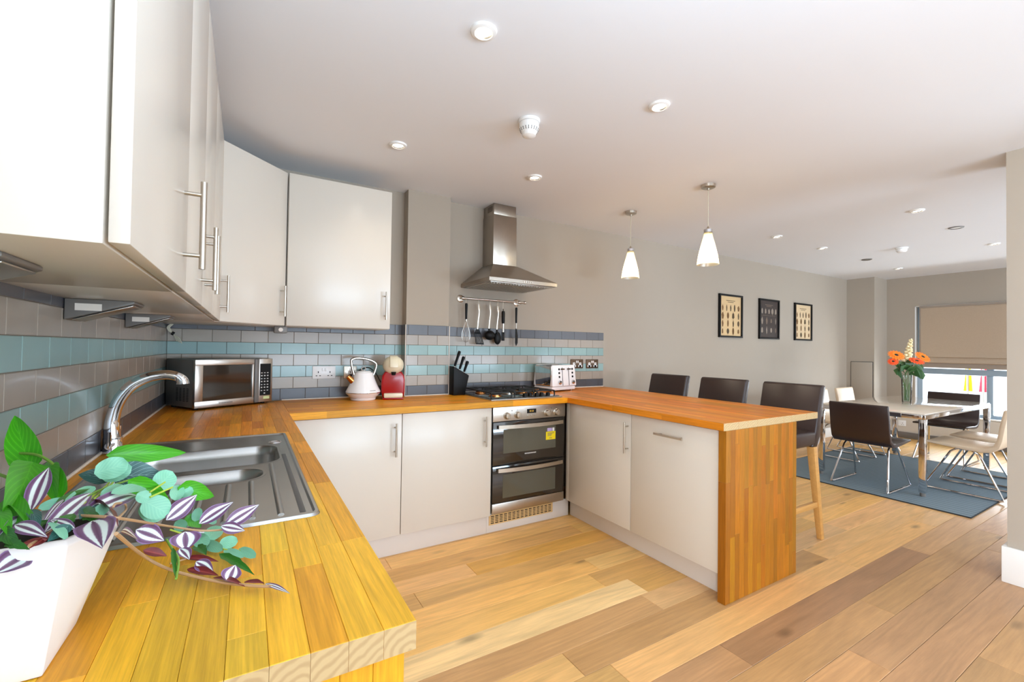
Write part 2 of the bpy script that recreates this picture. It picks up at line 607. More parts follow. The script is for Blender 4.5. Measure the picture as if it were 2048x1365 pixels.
pur, pale, lil = rgb(98, 62, 92), rgb(232, 244, 238), rgb(150, 118, 168)
M['L_P'] = leafmat('striped_purple_leaf', [(0.0, pur), (0.16, rgb(124, 92, 118)), (0.24, pale), (0.52, pale), (0.6, rgb(126, 92, 128)), (0.85, pur), (1.0, lil)], 'stripe')
M['L_G'] = leafmat('bright_green_leaf', [(0.0, rgb(92, 186, 40)), (0.07, rgb(64, 160, 20)), (1.0, rgb(44, 136, 10))], 'vein')
M['L_T'] = leafmat('blue_green_veined_leaf', [(0.0, rgb(140, 180, 168)), (0.05, rgb(70, 116, 110)), (0.09, rgb(34, 84, 80)), (1.0, rgb(40, 92, 86))], 'vein')
M['L_M'] = leafmat('mint_round_leaf', [(0.0, rgb(142, 204, 168)), (0.08, rgb(126, 192, 158)), (1.0, rgb(114, 184, 152))], 'vein')
M['L_D'] = leafmat('dark_green_leaf_print', [(0.0, rgb(70, 140, 40)), (0.12, rgb(34, 100, 24)), (1.0, rgb(24, 84, 20))], 'vein')
M['L_B'] = leafmat('burgundy_leaf', [(0.0, rgb(150, 66, 60)), (0.2, rgb(112, 32, 34)), (1.0, rgb(92, 26, 30))], 'stripe')

# ------------------------------------------------------------------ the room
H = 2.434
T = 0.91


def wallbox(name, *b, m='paint'):
    return struct(name, MB().box(*b), M[m], smooth=False)


wl = wallbox('wall_left', -0.12, 0, -3.4, 0.12, 0, H)
wallbox('wall_added_return', -3.1, -0.12, -3.4, -3.28, 0, H)
ws = MB().box(-3.12, -3.0, -3.8, -3.28, 0, H).box(-3.12, -3.0, -7.3, -6.6, 0, H).box(-3.12, -3.0, -6.6, -3.8, 0, 0.38).box(-3.12, -3.0, -6.6, -3.8, 2.32, H)  # unseen room extension, added to let in the side light
struct('wall_added_side', ws, M['paint'], smooth=False)
wb = wallbox('wall_back', 0, 9.12, 0, 0.12, 0, H)
wc = wallbox('wall_chimney_breast', 1.4057, 1.7416, -0.0962, 0, 0, H)
wp = wallbox('wall_pier', 8.55, 9.0, -0.36, 0, 0, H)
WY0, WY1, WZ0, WZ1 = -2.45, -0.70, 0.39, 1.99
wf = MB().box(9.0, 9.14, -7.3, WY0, 0, H).box(9.0, 9.14, WY1, 0.0, 0, H).box(9.0, 9.14, WY0, WY1, 0, WZ0).box(9.0, 9.14, WY0, WY1, WZ1, H)
wf = struct('wall_far', wf, M['paint'], smooth=False)
wallbox('wall_right', 4.10, 4.40, -3.4, -2.565, 0, H)
wr = MB().box(-3.0, 0.6, -7.3, -7.18, 0, H).box(3.8, 5.0, -7.3, -7.18, 0, H).box(8.2, 9.0, -7.3, -7.18, 0, H)
for a, b in ((0.6, 3.8), (5.0, 8.2)):
    wr.box(a, b, -7.3, -7.18, 0, 0.38).box(a, b, -7.3, -7.18, 2.32, H)
struct('wall_rear', wr, M['paint'], smooth=False)
struct('ceiling', MB().box(-3.12, 9.14, -7.3, 0.12, H, H + 0.1), M['ceiling'], smooth=False)
floor = struct('floor', MB().box(-3.12, 9.14, -7.3, 0.12, -0.12, -0.0125), M['darkhole'], smooth=False)

# floorboards, one object each
PW = 0.1486
FIX = {0: [(1.542, None, (230, 172, 84))], 2: [(2.188, None, (236, 190, 118))], 4: [(0.3, None, (250, 212, 150))], 5: [(2.19, None, (226, 180, 124))],
       6: [(1.566, None, (196, 150, 96))], 8: [(2.195, None, (168, 126, 88))], 9: [(1.2, None, (196, 150, 98))], 10: [(2.65, None, (184, 140, 96))]}
rng = random.Random(11)
cache = {}
for row in range(-6, 23):
    y1 = -0.889 - row * PW
    y0 = y1 - PW
    if y0 > 0.0:
        continue
    y1c = min(y1, -0.001)
    joints = []
    start = FIX[row][0][0] if row in FIX else 0.2 + rng.random() * 1.7
    x = start
    while x > 0.35:
        x -= rng.choice((1.25, 1.55, 1.85))
    while x < 9.0:
        joints.append(x)
        if row in FIX and abs(x - start) < 0.001:
            x += 1.95
        elif row in FIX and x < start < x + 2.2:
            x = start
        else:
            x += rng.choice((1.25, 1.55, 1.85))
    joints.append(9.0)
    for a, b in zip(joints, joints[1:]):
        a = max(a, 0.02)
        if b - a < 0.02:
            continue
        L, Wd = round(b - a - 0.0016, 4), round(y1c - y0 - 0.0014, 4)
        key = (L, Wd)
        if key not in cache:
            h, w, t, c = L / 2, Wd / 2, 0.012, 0.0012
            mb = MB().hexa([(-h, -w, -t), (h, -w, -t), (h, w, -t), (-h, w, -t)], [(-h, -w, -c), (h, -w, -c), (h, w, -c), (-h, w, -c)])
            mb.f.pop(1)
            mb.mi.pop()
            mb.put([(-h, -w, -c), (h, -w, -c), (h, w, -c), (-h, w, -c), (-h + c, -w + c, 0), (h - c, -w + c, 0), (h - c, w - c, 0), (-h + c, w - c, 0)],
                   [(4, 5, 6, 7), (0, 1, 5, 4), (1, 2, 6, 5), (2, 3, 7, 6), (3, 0, 4, 7)])
            o = mb.build('plank', M['oakfloor'], None, smooth=False)
            cache[key] = o.data
        else:
            o = bpy.data.objects.new('plank', cache[key])
            COL.objects.link(o)
        o.parent = floor
        o.location = ((a + b) / 2, (y0 + y1c) / 2, 0)
        v = 0.90 + rng.random() * 0.15
        base_ = (240, 186, 112) if row < 5 else (228, 178, 114) if row < 8 else (194, 148, 100)  # row tones paint in the light: brighter by the units, darker towards the camera
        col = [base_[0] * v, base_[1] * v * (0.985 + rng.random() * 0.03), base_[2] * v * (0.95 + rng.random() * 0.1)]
        if row in FIX and abs(a - start) < 0.002:
            col = FIX[row][0][2]
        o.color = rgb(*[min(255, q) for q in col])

bd = MB().box(-3.0, 9.0, -7.18, y0 - 0.0015, -0.012, 0.0).box(-3.0, 0.0, y0, -3.41, -0.012, 0.0).build('boarding', M['oakfloor'], floor, smooth=False)
bd.color = rgb(168, 140, 110)
bd['kind'] = 'stuff'
# skirting
sk = MB().box(3.43, 8.55, -0.016, 0, 0, 0.14)
struct('baseboard_back', sk, M['white'], bevel=0.004)
struct('baseboard_pier', MB().box(8.534, 8.55, -0.376, -0.016, 0, 0.14).box(8.55, 8.995, -0.376, -0.36, 0, 0.14), M['white'], bevel=0.004)
struct('baseboard_right', MB().box(4.08, 4.10, -3.4, -2.545, 0, 0.2).box(4.10, 4.42, -2.565, -2.545, 0, 0.2), M['white'], bevel=0.004)
struct('baseboard_far', MB().box(8.955, 8.975, -7.1, -0.40, 0, 0.09), M['greyplastic'], bevel=0.004)
struct('trim_1', MB().box(8.975, 8.999, -7.1, -0.40, 0.0, 0.385), M['cream'], bevel=0.004)
# access panel in the pier
ap = struct('trim_2', MB().box(8.540, 8.549, -0.340, -0.065, 0.165, 1.135), M['paint'], bevel=0.002)
struct('gap', MB().box(8.547, 8.5495, -0.348, -0.057, 0.157, 1.143), M['darkgrey'], ap)

# the street window
win = struct('window_1', MB().box(8.999, 9.13, WY1 - 0.012, WY1, WZ0, WZ1).box(8.999, 9.13, WY0, WY0 + 0.012, WZ0, WZ1).box(8.999, 9.13, WY0, WY1, WZ1 - 0.012, WZ1), M['white'], smooth=False)
fr = MB()
fx0, fx1 = 9.055, 9.12
fr.box(fx0, fx1, -0.775, -0.715, 0.40, 1.975).box(fx0, fx1, -2.44, -2.38, 0.40, 1.975)
fr.box(fx0, fx1, -2.38, -0.775, 0.40, 0.455).box(fx0, fx1, -2.38, -0.775, 1.92, 1.975).box(fx0 - 0.01, fx1, -2.38, -0.775, 0.985, 1.065)
fr.box(fx0, fx1, -1.50, -1.435, 0.455, 0.985).box(fx0, fx1, -1.50, -1.435, 1.065, 1.92)
struct('frame', fr, M['frame'], win, bevel=0.006)
for (a, b) in ((-1.435, -0.775), (-2.38, -1.50)):
    for (c, d) in ((0.455, 0.985), (1.065, 1.92)):
        struct('pane', MB().box(9.085, 9.091, a, b, c, d), M['pane'], win, smooth=False)
struct('sill', MB().box(8.965, 9.055, WY0, WY1 - 0.012, WZ0, WZ0 + 0.02), M['white'], win, bevel=0.004)
# windows in the wall behind the camera; the dining one is added for light
for n, a, b in ((2, 0.6, 3.8), (3, 5.0, 8.2)):
    w2 = MB()
    for x in (a, (a + b) / 2 - 0.03, b - 0.06):
        w2.box(x, x + 0.06, -7.26, -7.2, 0.38, 2.32)
    w2.box(a, b, -7.26, -7.2, 0.38, 0.45).box(a, b, -7.26, -7.2, 2.25, 2.32)
    struct('window_%d' % n, w2, M['white'], smooth=False)

w4 = MB()  # unseen side window, added so light reaches the peninsula doors
for y in (-6.6, -5.2, -3.86):
    w4.box(-3.09, -3.03, y, y + 0.06, 0.38, 2.32)
struct('window_4', w4.box(-3.09, -3.03, -6.6, -3.8, 0.38, 0.45).box(-3.09, -3.03, -6.6, -3.8, 2.25, 2.32), M['white'], smooth=False)

# ------------------------------------------------------------------ wall tiles, one object each
TR = 0.07484
TC = {0: (78, 78, 83), 1: (160, 148, 134), 2: (134, 162, 158), 3: (158, 146, 132), 4: (130, 160, 156), 5: (156, 145, 132), 6: (82, 82, 87)}
tcache = {}
trng = random.Random(5)


def tile_mesh(w, h):
    k = (round(w, 3), round(h, 3))
    if k not in tcache:
        w2, h2, t, c = k[0] / 2, k[1] / 2, 0.006, 0.0012
        mb = MB().put([(-w2, 0, -h2), (w2, 0, -h2), (w2, 0, h2), (-w2, 0, h2), (-w2, -t + c, -h2), (w2, -t + c, -h2), (w2, -t + c, h2), (-w2, -t + c, h2),
                       (-w2 + c, -t, -h2 + c), (w2 - c, -t, -h2 + c), (w2 - c, -t, h2 - c), (-w2 + c, -t, h2 - c)],
                      [(0, 1, 5, 4), (1, 2, 6, 5), (2, 3, 7, 6), (3, 0, 4, 7), (4, 5, 9, 8), (5, 6, 10, 9), (6, 7, 11, 10), (7, 4, 8, 11), (8, 9, 10, 11)])
        o = mb.build('tile', M['tile'], None, smooth=False)
        tcache[k] = o.data
        bpy.data.objects.remove(o)
    return tcache[k]


def tiles(parent, u0, u1, origin, du, rz, phase, rows=7):
    """tiles along direction du from origin, u in [u0,u1]; rz turns the tile's face (local -Y) outwards"""
    for r in range(rows):
        z0 = T + 0.003 + r * TR
        ph = phase + (0.0 if r % 2 == 0 else 0.075)
        u = ph + 0.15 * math.floor((u0 - ph) / 0.15)
        while u < u1 - 0.002:
            a, b = max(u, u0), min(u + 0.15, u1)
            if b - a > 0.006:
                o = bpy.data.objects.new('tile', tile_mesh(b - a - 0.0018, TR - 0.0018))
                COL.objects.link(o)
                o.parent = parent
                m = (a + b) / 2
                o.location = (origin[0] + du[0] * m, origin[1] + du[1] * m, z0 + TR / 2)
                o.rotation_euler = (trng.uniform(-0.003, 0.003), 0, rz + trng.uniform(-0.003, 0.003))
                v = trng.uniform(0.96, 1.04)
                o.color = rgb(*[min(255, c * v) for c in TC[r]])
            u += 0.15


BZ0, BZ1 = T + 0.001, T + 0.003 + 7 * TR
struct('grout', MB().box(0, 0.0035, -2.70, -0.0035, BZ0, BZ1), M['grout'], wl, smooth=False)
tiles(wl, 0.0062, 2.70, (0, 0), (0, -1), PI / 2, 0.0)
struct('grout', MB().box(0.0035, 1.4057, -0.0035, 0, BZ0, BZ1).box(1.7416, 3.417, -0.0035, 0, BZ0, BZ1), M['grout'], wb, smooth=False)
tiles(wb, 0.0062, 1.4050, (0, 0), (1, 0), 0, 0.001)
tiles(wb, 1.7478, 3.417, (0, 0), (1, 0), 0, 0.05)
struct('grout', MB().box(1.4057, 1.7416, -0.0997, -0.0962, BZ0, BZ1).box(1.4022, 1.4057, -0.0997, -0.0065, BZ0, BZ1).box(1.7416, 1.7451, -0.0997, -0.0065, BZ0, BZ1), M['grout'], wc, smooth=False)
tiles(wc, 1.4057, 1.7416, (0, -0.0962), (1, 0), 0, 0.071)
for r in range(7):
    for sx, rz in ((1.4057, -PI / 2), (1.7416, PI / 2)):
        o = bpy.data.objects.new('tile', tile_mesh(0.086, TR - 0.0018))
        COL.objects.link(o)
        o.parent = wc
        o.location = (sx, -0.0535, T + 0.003 + (r + 0.5) * TR)
        o.rotation_euler = (0, 0, rz)
        o.color = rgb(*TC[r])
struct('tile_trim', MB().box(1.3995, 1.4045, -0.1025, -0.0965, BZ0, BZ1).box(1.7428, 1.7478, -0.1025, -0.0965, BZ0, BZ1), M['seal'], wc, smooth=False)

# ------------------------------------------------------------------ worktops of glued staves, one object each
scache = {}
srng = random.Random(23)


def stave(parent, L, w, t, loc, rot, col, name='stave'):
    k = (round(L, 3), round(w, 4), round(t, 4))
    if k not in scache:
        h, y, z, c = k[0] / 2, k[1] / 2, k[2] / 2, 0.0006
        mb = MB()
        mb.put([(-h, -y, -z), (h, -y, -z), (h, y, -z), (-h, y, -z), (-h, -y, z - c), (h, -y, z - c), (h, y, z - c), (-h, y, z - c),
                (-h + c, -y + c, z), (h - c, -y + c, z), (h - c, y - c, z), (-h + c, y - c, z)],
               [(3, 2, 1, 0), (0, 1, 5, 4), (2, 3, 7, 6), (4, 5, 9, 8), (5, 6, 10, 9), (6, 7, 11, 10), (7, 4, 8, 11), (8, 9, 10, 11)])
        mb.f += [(1, 2, 6, 5), (3, 0, 4, 7)]
        mb.mi += [1, 1]
        o = mb.build(name, [M['stave'], M['staveend']], None, smooth=False)
        scache[k] = o.data
    else:
        o = bpy.data.objects.new(name, scache[k])
        COL.objects.link(o)
    o.parent = parent
    o.location = loc
    o.rotation_euler = rot
    o.color = col
    return o


def scol(base, spread=0.11):
    v = 1 + srng.uniform(-spread, spread * 0.8)
    g = srng.uniform(0.93, 1.07)
    return rgb(min(255, base[0] * v), min(255, base[1] * v * g), max(0, min(255, base[2] * v * g * g)))


def shaded_stave(y):
    """stave colour with light painted in: pale gold near, shaded to amber in the corner"""
    k = min(1.0, max(0.0, (y + 2.3) / 1.5))  # amber end puts the corner's shade into the colour
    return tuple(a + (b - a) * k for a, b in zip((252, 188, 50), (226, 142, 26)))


def staves(parent, a0, a1, b0, b1, z0, z1, axis, n, lens, base, hole=None, spread=0.11):
    """rows along axis (x, y, or z); a is along the grain, b across; hole=(b range, a range)"""
    w = (b1 - b0) / n
    for i in range(n):
        bc = b0 + (i + 0.5) * w
        segs = [(a0, a1)]
        if hole and bc - w / 2 > hole[0] and bc + w / 2 < hole[1]:
            segs = [(a0, hole[2]), (hole[3], a1)]
        for s0, s1 in segs:
            a = s0
            first = True
            while a < s1 - 0.001:
                L = srng.uniform(*lens)
                if first:
                    L *= srng.uniform(0.3, 1)
                    first = False
                e = min(a + L, s1)
                if s1 - e < 0.06:
                    e = s1
                m, Ls = (a + e) / 2, e - a - 0.0004
                dz = srng.uniform(-0.00025, 0.0)
                if axis == 'x':
                    stave(parent, Ls, w - 0.0004, z1 - z0, (m, bc, (z0 + z1) / 2 + dz), (0, 0, 0), scol(base, spread))
                elif axis == 'y':
                    stave(parent, Ls, w - 0.0004, z1 - z0, (bc, m, (z0 + z1) / 2 + dz), (0, 0, PI / 2), scol(shaded_stave(m) if base is None else base, spread))
                else:  # upright panel: grain up, width along x, thickness along y (z0..z1 are the y range)
                    stave(parent, Ls, w - 0.0004, z1 - z0, (bc, (z0 + z1) / 2 - dz, m), Matrix(((0, -1, 0), (0, 0, -1), (1, 0, 0))).to_euler(), scol(base, spread))
                a = e


TB = 0.872
wtl = thing('worktop', 'honey oak stave worktop along the tiled side wall, holding the sink', 'worktop')
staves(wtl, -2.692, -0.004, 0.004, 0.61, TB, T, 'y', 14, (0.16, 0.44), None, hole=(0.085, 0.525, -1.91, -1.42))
MB().box(0.004, 0.012, -2.69, -0.008, T, T + 0.009).build('silicone_seal', M['seal'], wtl, bevel=0.003)
wtb = thing('worktop', 'honey oak stave worktop under the kettle and hob', 'worktop')
staves(wtb, 0.6105, 2.473, -0.648, -0.004, TB, T, 'x', 15, (0.3, 0.7), (240, 158, 30), spread=0.08)
MB().box(0.6105, 1.4, -0.012, -0.0065, T, T + 0.008).box(1.4, 1.748, -0.109, -0.1035, T, T + 0.008).box(1.75, 2.473, -0.012, -0.0065, T, T + 0.008).build('silicone_seal', M['seal'], wtb, bevel=0.0025)
wtp = thing('worktop', 'reddish oak stave breakfast bar top of the peninsula', 'worktop')
staves(wtp, -1.908, -0.004, 2.4735, 3.417, TB, T, 'y', 22, (0.3, 0.75), (234, 140, 26), spread=0.12)
MB().box(2.4735, 3.417, -0.012, -0.0065, T, T + 0.008).build('silicone_seal', M['seal'], wtp, bevel=0.0025)
pe = thing('end_panel', 'tall upright oak stave panel closing the end of the peninsula', 'panel')
staves(pe, 0.001, TB, 2.485, 3.158, -1.9144, -1.8725, 'z', 17, (0.25, 0.75), (172, 106, 18), spread=0.09)
pl = thing('end_panel', 'oak stave panel under the near end of the sink worktop', 'panel')
staves(pl, 0.001, TB, 0.02, 0.598, -2.68, -2.64, 'z', 14, (0.25, 0.6), (252, 186, 46))


# ------------------------------------------------------------------ cabinets
def bar_handle(parent, p, q, out, r=0.006):
    """bar from p to q (world), standing off along -out from the door face"""
    p, q, out = Vector(p), Vector(q), Vector(out)
    d = (q - p).normalized()
    mb = MB().cyl(p, q, r, n=14)
    for t in (0.028, (q - p).length - 0.028):
        c = p + d * t
        mb.cyl(c, c - out * 0.034, r * 0.72, n=10)
    return mb.build('handle', M['handle'], parent, world=True)


def base_cab(label, x0, x1, z1=0.866, handle=None):
    c = thing('base_cabinet', label, 'cabinet', ((x0 + x1) / 2, -0.35, 0))
    MB().box(x0 + 0.002, x1 - 0.002, -0.6, -0.105, 0.13, z1).build('carcass', M['cream'], c, world=True)
    d = MB().box(x0 + 0.0015, x1 - 0.0015, -0.622, -0.602, 0.135, z1).build('door', M['cream'], c, world=True, bevel=0.0018)
    bar_handle(d, (handle, -0.655, 0.615), (handle, -0.655, 0.815), (0, -1, 0))
    return c


base_cab('cream base cabinet tucked into the corner under the kettle', 0.632, 1.2265, handle=1.184)
base_cab('cream base cabinet immediately beside the double oven', 1.2275, 1.845, handle=1.79)
struct('trim_3', MB().box(0.6, 1.842, -0.5732, -0.557, 0.0, 0.128).box(1.842, 2.55, -0.5732, -0.557, 0.0, 0.128), M['plinth'], bevel=0.002)
struct('trim_4', MB().box(2.5666, 2.583, -1.872, -0.5732, 0.0, 0.128), M['plinth'], bevel=0.002)


def pen_cab(name, label, cat, y0, y1, hp, hq):
    c = thing(name, label, cat, (2.8, (y0 + y1) / 2, 0))
    MB().box(2.522, 3.1, y0 + 0.002, y1 - 0.002, 0.13, 0.866).build('carcass', M['cream'], c, world=True)
    d = MB().box(2.498, 2.519, y0 + 0.0015, y1 - 0.0015, 0.135, 0.866).build('door', M['cream'], c, world=True, bevel=0.0018)
    bar_handle(d, hp, hq, (-1, 0, 0))
    return c


pen_cab('base_cabinet', 'cream peninsula cabinet whose upright handle faces the oven side', 'cabinet', -1.2605, -0.64, (2.464, -1.236, 0.62), (2.464, -1.236, 0.818))
pen_cab('dishwasher', 'built-in dishwasher behind a cream door with a level bar handle', 'dishwasher', -1.8715, -1.2615, (2.464, -1.668, 0.786), (2.464, -1.47, 0.786))
# filler and back of the peninsula
struct('trim_5', MB().box(2.50, 2.519, -0.64, -0.602, 0.135, 0.866), M['cream'], bevel=0.0015)
struct('trim_6', MB().box(3.1, 3.118, -1.872, -0.02, 0.0, 0.87), M['cream'], bevel=0.0015)
lab = ['cream sink run cabinet nearest the corner', 'wide cream cabinet beneath the sink', 'cream sink run cabinet beside the near oak end panel']
for (y0, y1), lb in zip(((-1.23, -0.66), (-2.2, -1.232), (-2.635, -2.202)), lab):
    c = thing('base_cabinet', lb, 'cabinet', (0.3, (y0 + y1) / 2, 0))
    MB().box(0.02, 0.56, y0, y1, 0.13, 0.69).box(0.02, 0.56, y0, y0 + 0.018, 0.69, 0.866).box(0.02, 0.56, y1 - 0.018, y1, 0.69, 0.866).build('carcass', M['cream'], c, world=True)
    d = MB().box(0.562, 0.582, y0 + 0.001, y1 - 0.001, 0.135, 0.866).build('door', M['cream'], c, world=True, bevel=0.0018)
    bar_handle(d, (0.616, y1 - 0.05, 0.62), (0.616, y1 - 0.05, 0.82), (1, 0, 0))
struct('trim_7', MB().box(0.515, 0.53, -2.64, -0.5732, 0.0, 0.128), M['plinth'], bevel=0.002)

# wall cabinets
CZ0, CZ1 = 1.387, 2.303


def wall_cab(label, y0, y1, doors):
    c = thing('wall_cabinet', label, 'cabinet', (0.0, (y0 + y1) / 2, CZ0))
    MB().box(0.001, 0.266, y0 + 0.001, y1 - 0.001, CZ0, CZ1).build('carcass', M['cream'], c, world=True, bevel=0.0012)
    for a, b, hy in doors:
        d = MB().box(0.27, 0.29, a + 0.0015, b - 0.0015, CZ0 + 0.002, CZ1).build('door', M['cream'], c, world=True, bevel=0.0018)
        bar_handle(d, (0.323, hy, 1.433), (0.323, hy, 1.618), (1, 0, 0))
    return c


wall_cab('cream wall cabinet showing its bright side panel nearest the viewer', -2.605, -2.06, [(-2.605, -2.06, -2.128)])
wall_cab('cream two-door wall cabinet in the middle of the side wall', -2.06, -1.20, [(-2.06, -1.65, -1.70), (-1.65, -1.20, -1.585)])
wall_cab('cream wall cabinet beside the angled corner one', -1.20, -0.602, [(-1.20, -0.602, -0.645)])
cc = thing('corner_wall_cabinet', 'cream wall cabinet with angled door across the corner', 'cabinet', (0.2, -0.2, CZ0))
poly = [(0.001, -0.001), (0.001, -0.60), (0.262, -0.60), (0.60, -0.272), (0.60, -0.001)]
MB().prism(poly, 'z', CZ0, CZ1).build('carcass', M['cream'], cc, world=True, bevel=0.0012)
p0, p1 = Vector((0.272, -0.609, 0)), Vector((0.588, -0.302, 0))
dv = (p1 - p0).normalized()
nv = Vector((dv.y, -dv.x, 0))
q = [p0 + dv * 0.004, p1 - dv * 0.004, p1 - dv * 0.004 + nv * 0.02, p0 + dv * 0.004 + nv * 0.02]
d = MB().prism([(v.x, v.y) for v in q], 'z', CZ0 + 0.002, CZ1).build('door', M['cream'], cc, world=True, bevel=0.0018)
hc = p1 - dv * 0.042 + nv * 0.054
bar_handle(d, (hc.x, hc.y, 1.44), (hc.x, hc.y, 1.62), nv)
cb = thing('wall_cabinet', 'cream wall cabinet on the back wall above the kettle', 'cabinet', (0.9, -0.1, CZ0))
MB().box(0.603, 1.222, -0.308, -0.001, CZ0, CZ1).build('carcass', M['cream'], cb, world=True, bevel=0.0012)
d = MB().box(0.6065, 1.2205, -0.331, -0.311, CZ0 + 0.003, CZ1).build('door', M['cream'], cb, world=True, bevel=0.0018)
bar_handle(d, (1.187, -0.365, 1.447), (1.187, -0.365, 1.632), (0, -1, 0))

# wedge lights under the wall cabinets
wl_lab = ['grey wedge light under the cabinet nearest the viewer', 'grey wedge light midway along the side wall cabinets', 'grey wedge light closest to the tiled corner']
for yc, lb in zip((-2.41, -1.655, -0.995), wl_lab):
    t = thing('under_cabinet_light', lb, 'light', (0.008, yc, CZ0), group='wedge lights under the side wall cabinets')
    w = 0.065
    MB().prism([(0.0, -0.0005), (0.138, -0.0005), (0.138, -0.007), (0.0, -0.055)], 'y', -w, w).build('housing', M['greyplastic'], t, bevel=0.002)
    MB().prism([(0.012, -0.053), (0.134, -0.0105), (0.134, -0.013), (0.012, -0.0555)], 'y', -w + 0.012, w - 0.012).build('diffuser', M['steel'], t, bevel=0.001)
    MB().box(0.02, 0.072, -w - 0.0015, -w + 0.001, -0.03, -0.012).build('rating_label', M['seal'], t)
t = thing('transformer_box', 'small dark grey box under the corner of the wall cabinets', 'box', (0.58, -0.27, CZ0))
MB().box(-0.035, 0.035, -0.03, 0.03, -0.042, -0.0005).build('case', M['greyplastic'], t, bevel=0.004)
MB().lathe([(0.0, -0.0325), (0.012, -0.0325), (0.012, -0.029)], (0, 0, -0.022), 16, axis='y').build('knob', M['seal'], t)
t = thing('cable_bundle', 'pale cable tied in a loop hanging in the tiled corner', 'cable', (0.03, -0.03, CZ0))
mb = MB()
for k in range(4):
    o = 0.004 * k
    pts = smoothpts([(-0.005 + o, -0.006, -0.001), (-0.02 + o, -0.012, -0.02), (-0.012 + o, -0.012, -0.04), (0.008, -0.01, -0.055 - o * .4), (0.02 + o * 1.5, -0.012 - o, -0.082), (0.028 + o * 2, -0.012 - o, -0.10 - o)], 5)
    mb.tube(pts, 0.0026, 6)
mb.build('loops', M['cable'], t)
MB().tube([(0.002, -0.011, -0.052), (0.013, -0.011, -0.058)], 0.0105, 10).build('tie', M['black'], t)

# ------------------------------------------------------------------ double oven, vent, hob, hood
ov = thing('double_oven', 'built-in steel and black glass double oven bearing a yellow sticker', 'oven', (2.165, -0.3, 0.0))
OX0, OX1 = 1.853, 2.470
MB().box(OX0, OX1, -0.598, -0.03, 0.14, 0.868).build('body', M['darkgrey'], ov, world=True)
pn = MB().box(OX0, OX1, -0.624, -0.598, 0.768, 0.868).build('control_panel', M['steel'], ov, world=True, bevel=0.003)
for x in (1.959, 2.047, 2.298, 2.384):
    k = MB().lathe([(0.0, -0.033), (0.017, -0.032), (0.0205, -0.028), (0.022, -0.008), (0.025, -0.006), (0.025, 0)], (x, -0.6245, 0.806), 24, axis='y')
    k.box(x - 0.003, x + 0.003, -0.6605, -0.655, 0.789, 0.823)
    k.build('knob', M['handle'], pn, world=True)
    MB().box(x - 0.003, x + 0.003, -0.6248, -0.624, 0.838, 0.842).build('print', M['print'], pn, world=True)
dsp = MB().box(2.128, 2.206, -0.6255, -0.624, 0.812, 0.842).build('display', M['black'], pn, world=True)
mb = MB()
for i, x in enumerate((2.150, 2.158, 2.170, 2.178)):
    mb.box(x, x + 0.004, -0.6262, -0.6255, 0.821, 0.833)
mb.build('digits', M['display'], pn, world=True)
for x in (2.137, 2.166, 2.196):
    MB().lathe([(0.0, -0.004), (0.005, -0.0035), (0.0055, 0)], (x, -0.6245, 0.796), 14, axis='y').build('button', M['handle'], pn, world=True)
mb = MB()
for x in (2.003, 2.341):
    mb.lathe([(0.0, -0.0006), (0.005, -0.0006), (0.005, 0)], (x, -0.624, 0.838), 12, axis='y')
mb.build('print', M['print'], pn, world=True)


def oven_door(z0, z1, win, hz, bottom=None):
    d = MB().box(OX0 + 0.004, OX1 - 0.004, -0.622, -0.599, z0, z1).build('oven_door', M['blackglass'], ov, world=True, bevel=0.002)
    MB().box(OX0 + 0.085, OX1 - 0.085, -0.6228, -0.622, win[0], win[1]).build('window', M['ovenglass'], d, world=True)
    mb = MB()
    n = 14
    for i in range(n):
        xa, xb = [OX0 + 0.035 + (OX1 - OX0 - 0.07) * (i + k) / n for k in (0, 1)]
        ya, yb = [-0.642 - 0.024 * (1 - (2 * (i + k) / n - 1) ** 2) for k in (0, 1)]
        mb.hexa([(xa, ya - 0.006, hz - 0.013), (xb, yb - 0.006, hz - 0.013), (xb, yb + 0.004, hz - 0.013), (xa, ya + 0.004, hz - 0.013)],
                [(xa, ya - 0.006, hz + 0.013), (xb, yb - 0.006, hz + 0.013), (xb, yb + 0.004, hz + 0.013), (xa, ya + 0.004, hz + 0.013)])
    for x in (OX0 + 0.05, OX1 - 0.05):
        mb.box(x - 0.012, x + 0.012, -0.645, -0.621, hz - 0.01, hz + 0.01)
    mb.build('handle', M['handle'], d, world=True)
    return d


d1 = oven_door(0.469, 0.763, (0.545, 0.71), 0.733)
d2 = oven_door(0.212, 0.463, (0.24, 0.40), 0.438)
MB().box(2.296, 2.382, -0.6232, -0.622, 0.607, 0.666).build('energy_sticker', M['yellow'], d1, world=True)
mb = MB()
for z, a, b in ((0.652, 2.31, 2.37), (0.643, 2.31, 2.352), (0.634, 2.31, 2.345), (0.616, 2.325, 2.35)):
    mb.box(a, b, -0.6238, -0.6232, z, z + 0.004)
mb.build('print', M['print'], d1, world=True)
MB().box(2.308, 2.350, -0.6231, -0.622, 0.668, 0.692).build('lilac_sticker', M['lilac'], d1, world=True)
MB().box(2.354, 2.372, -0.6231, -0.622, 0.668, 0.692).build('white_sticker', M['whiteplastic'], d1, world=True)
mb = MB()
for i in range(8):
    mb.box(2.115 + i * 0.0125, 2.115 + i * 0.0125 + 0.008, -0.6226, -0.622, 0.524, 0.532)
mb.build('maker_mark', M['whiteprint'], d1, world=True)
MB().box(OX0 + 0.004, OX1 - 0.004, -0.622, -0.599, 0.14, 0.208).build('lower_strip', M['steel'], ov, world=True, bevel=0.003)

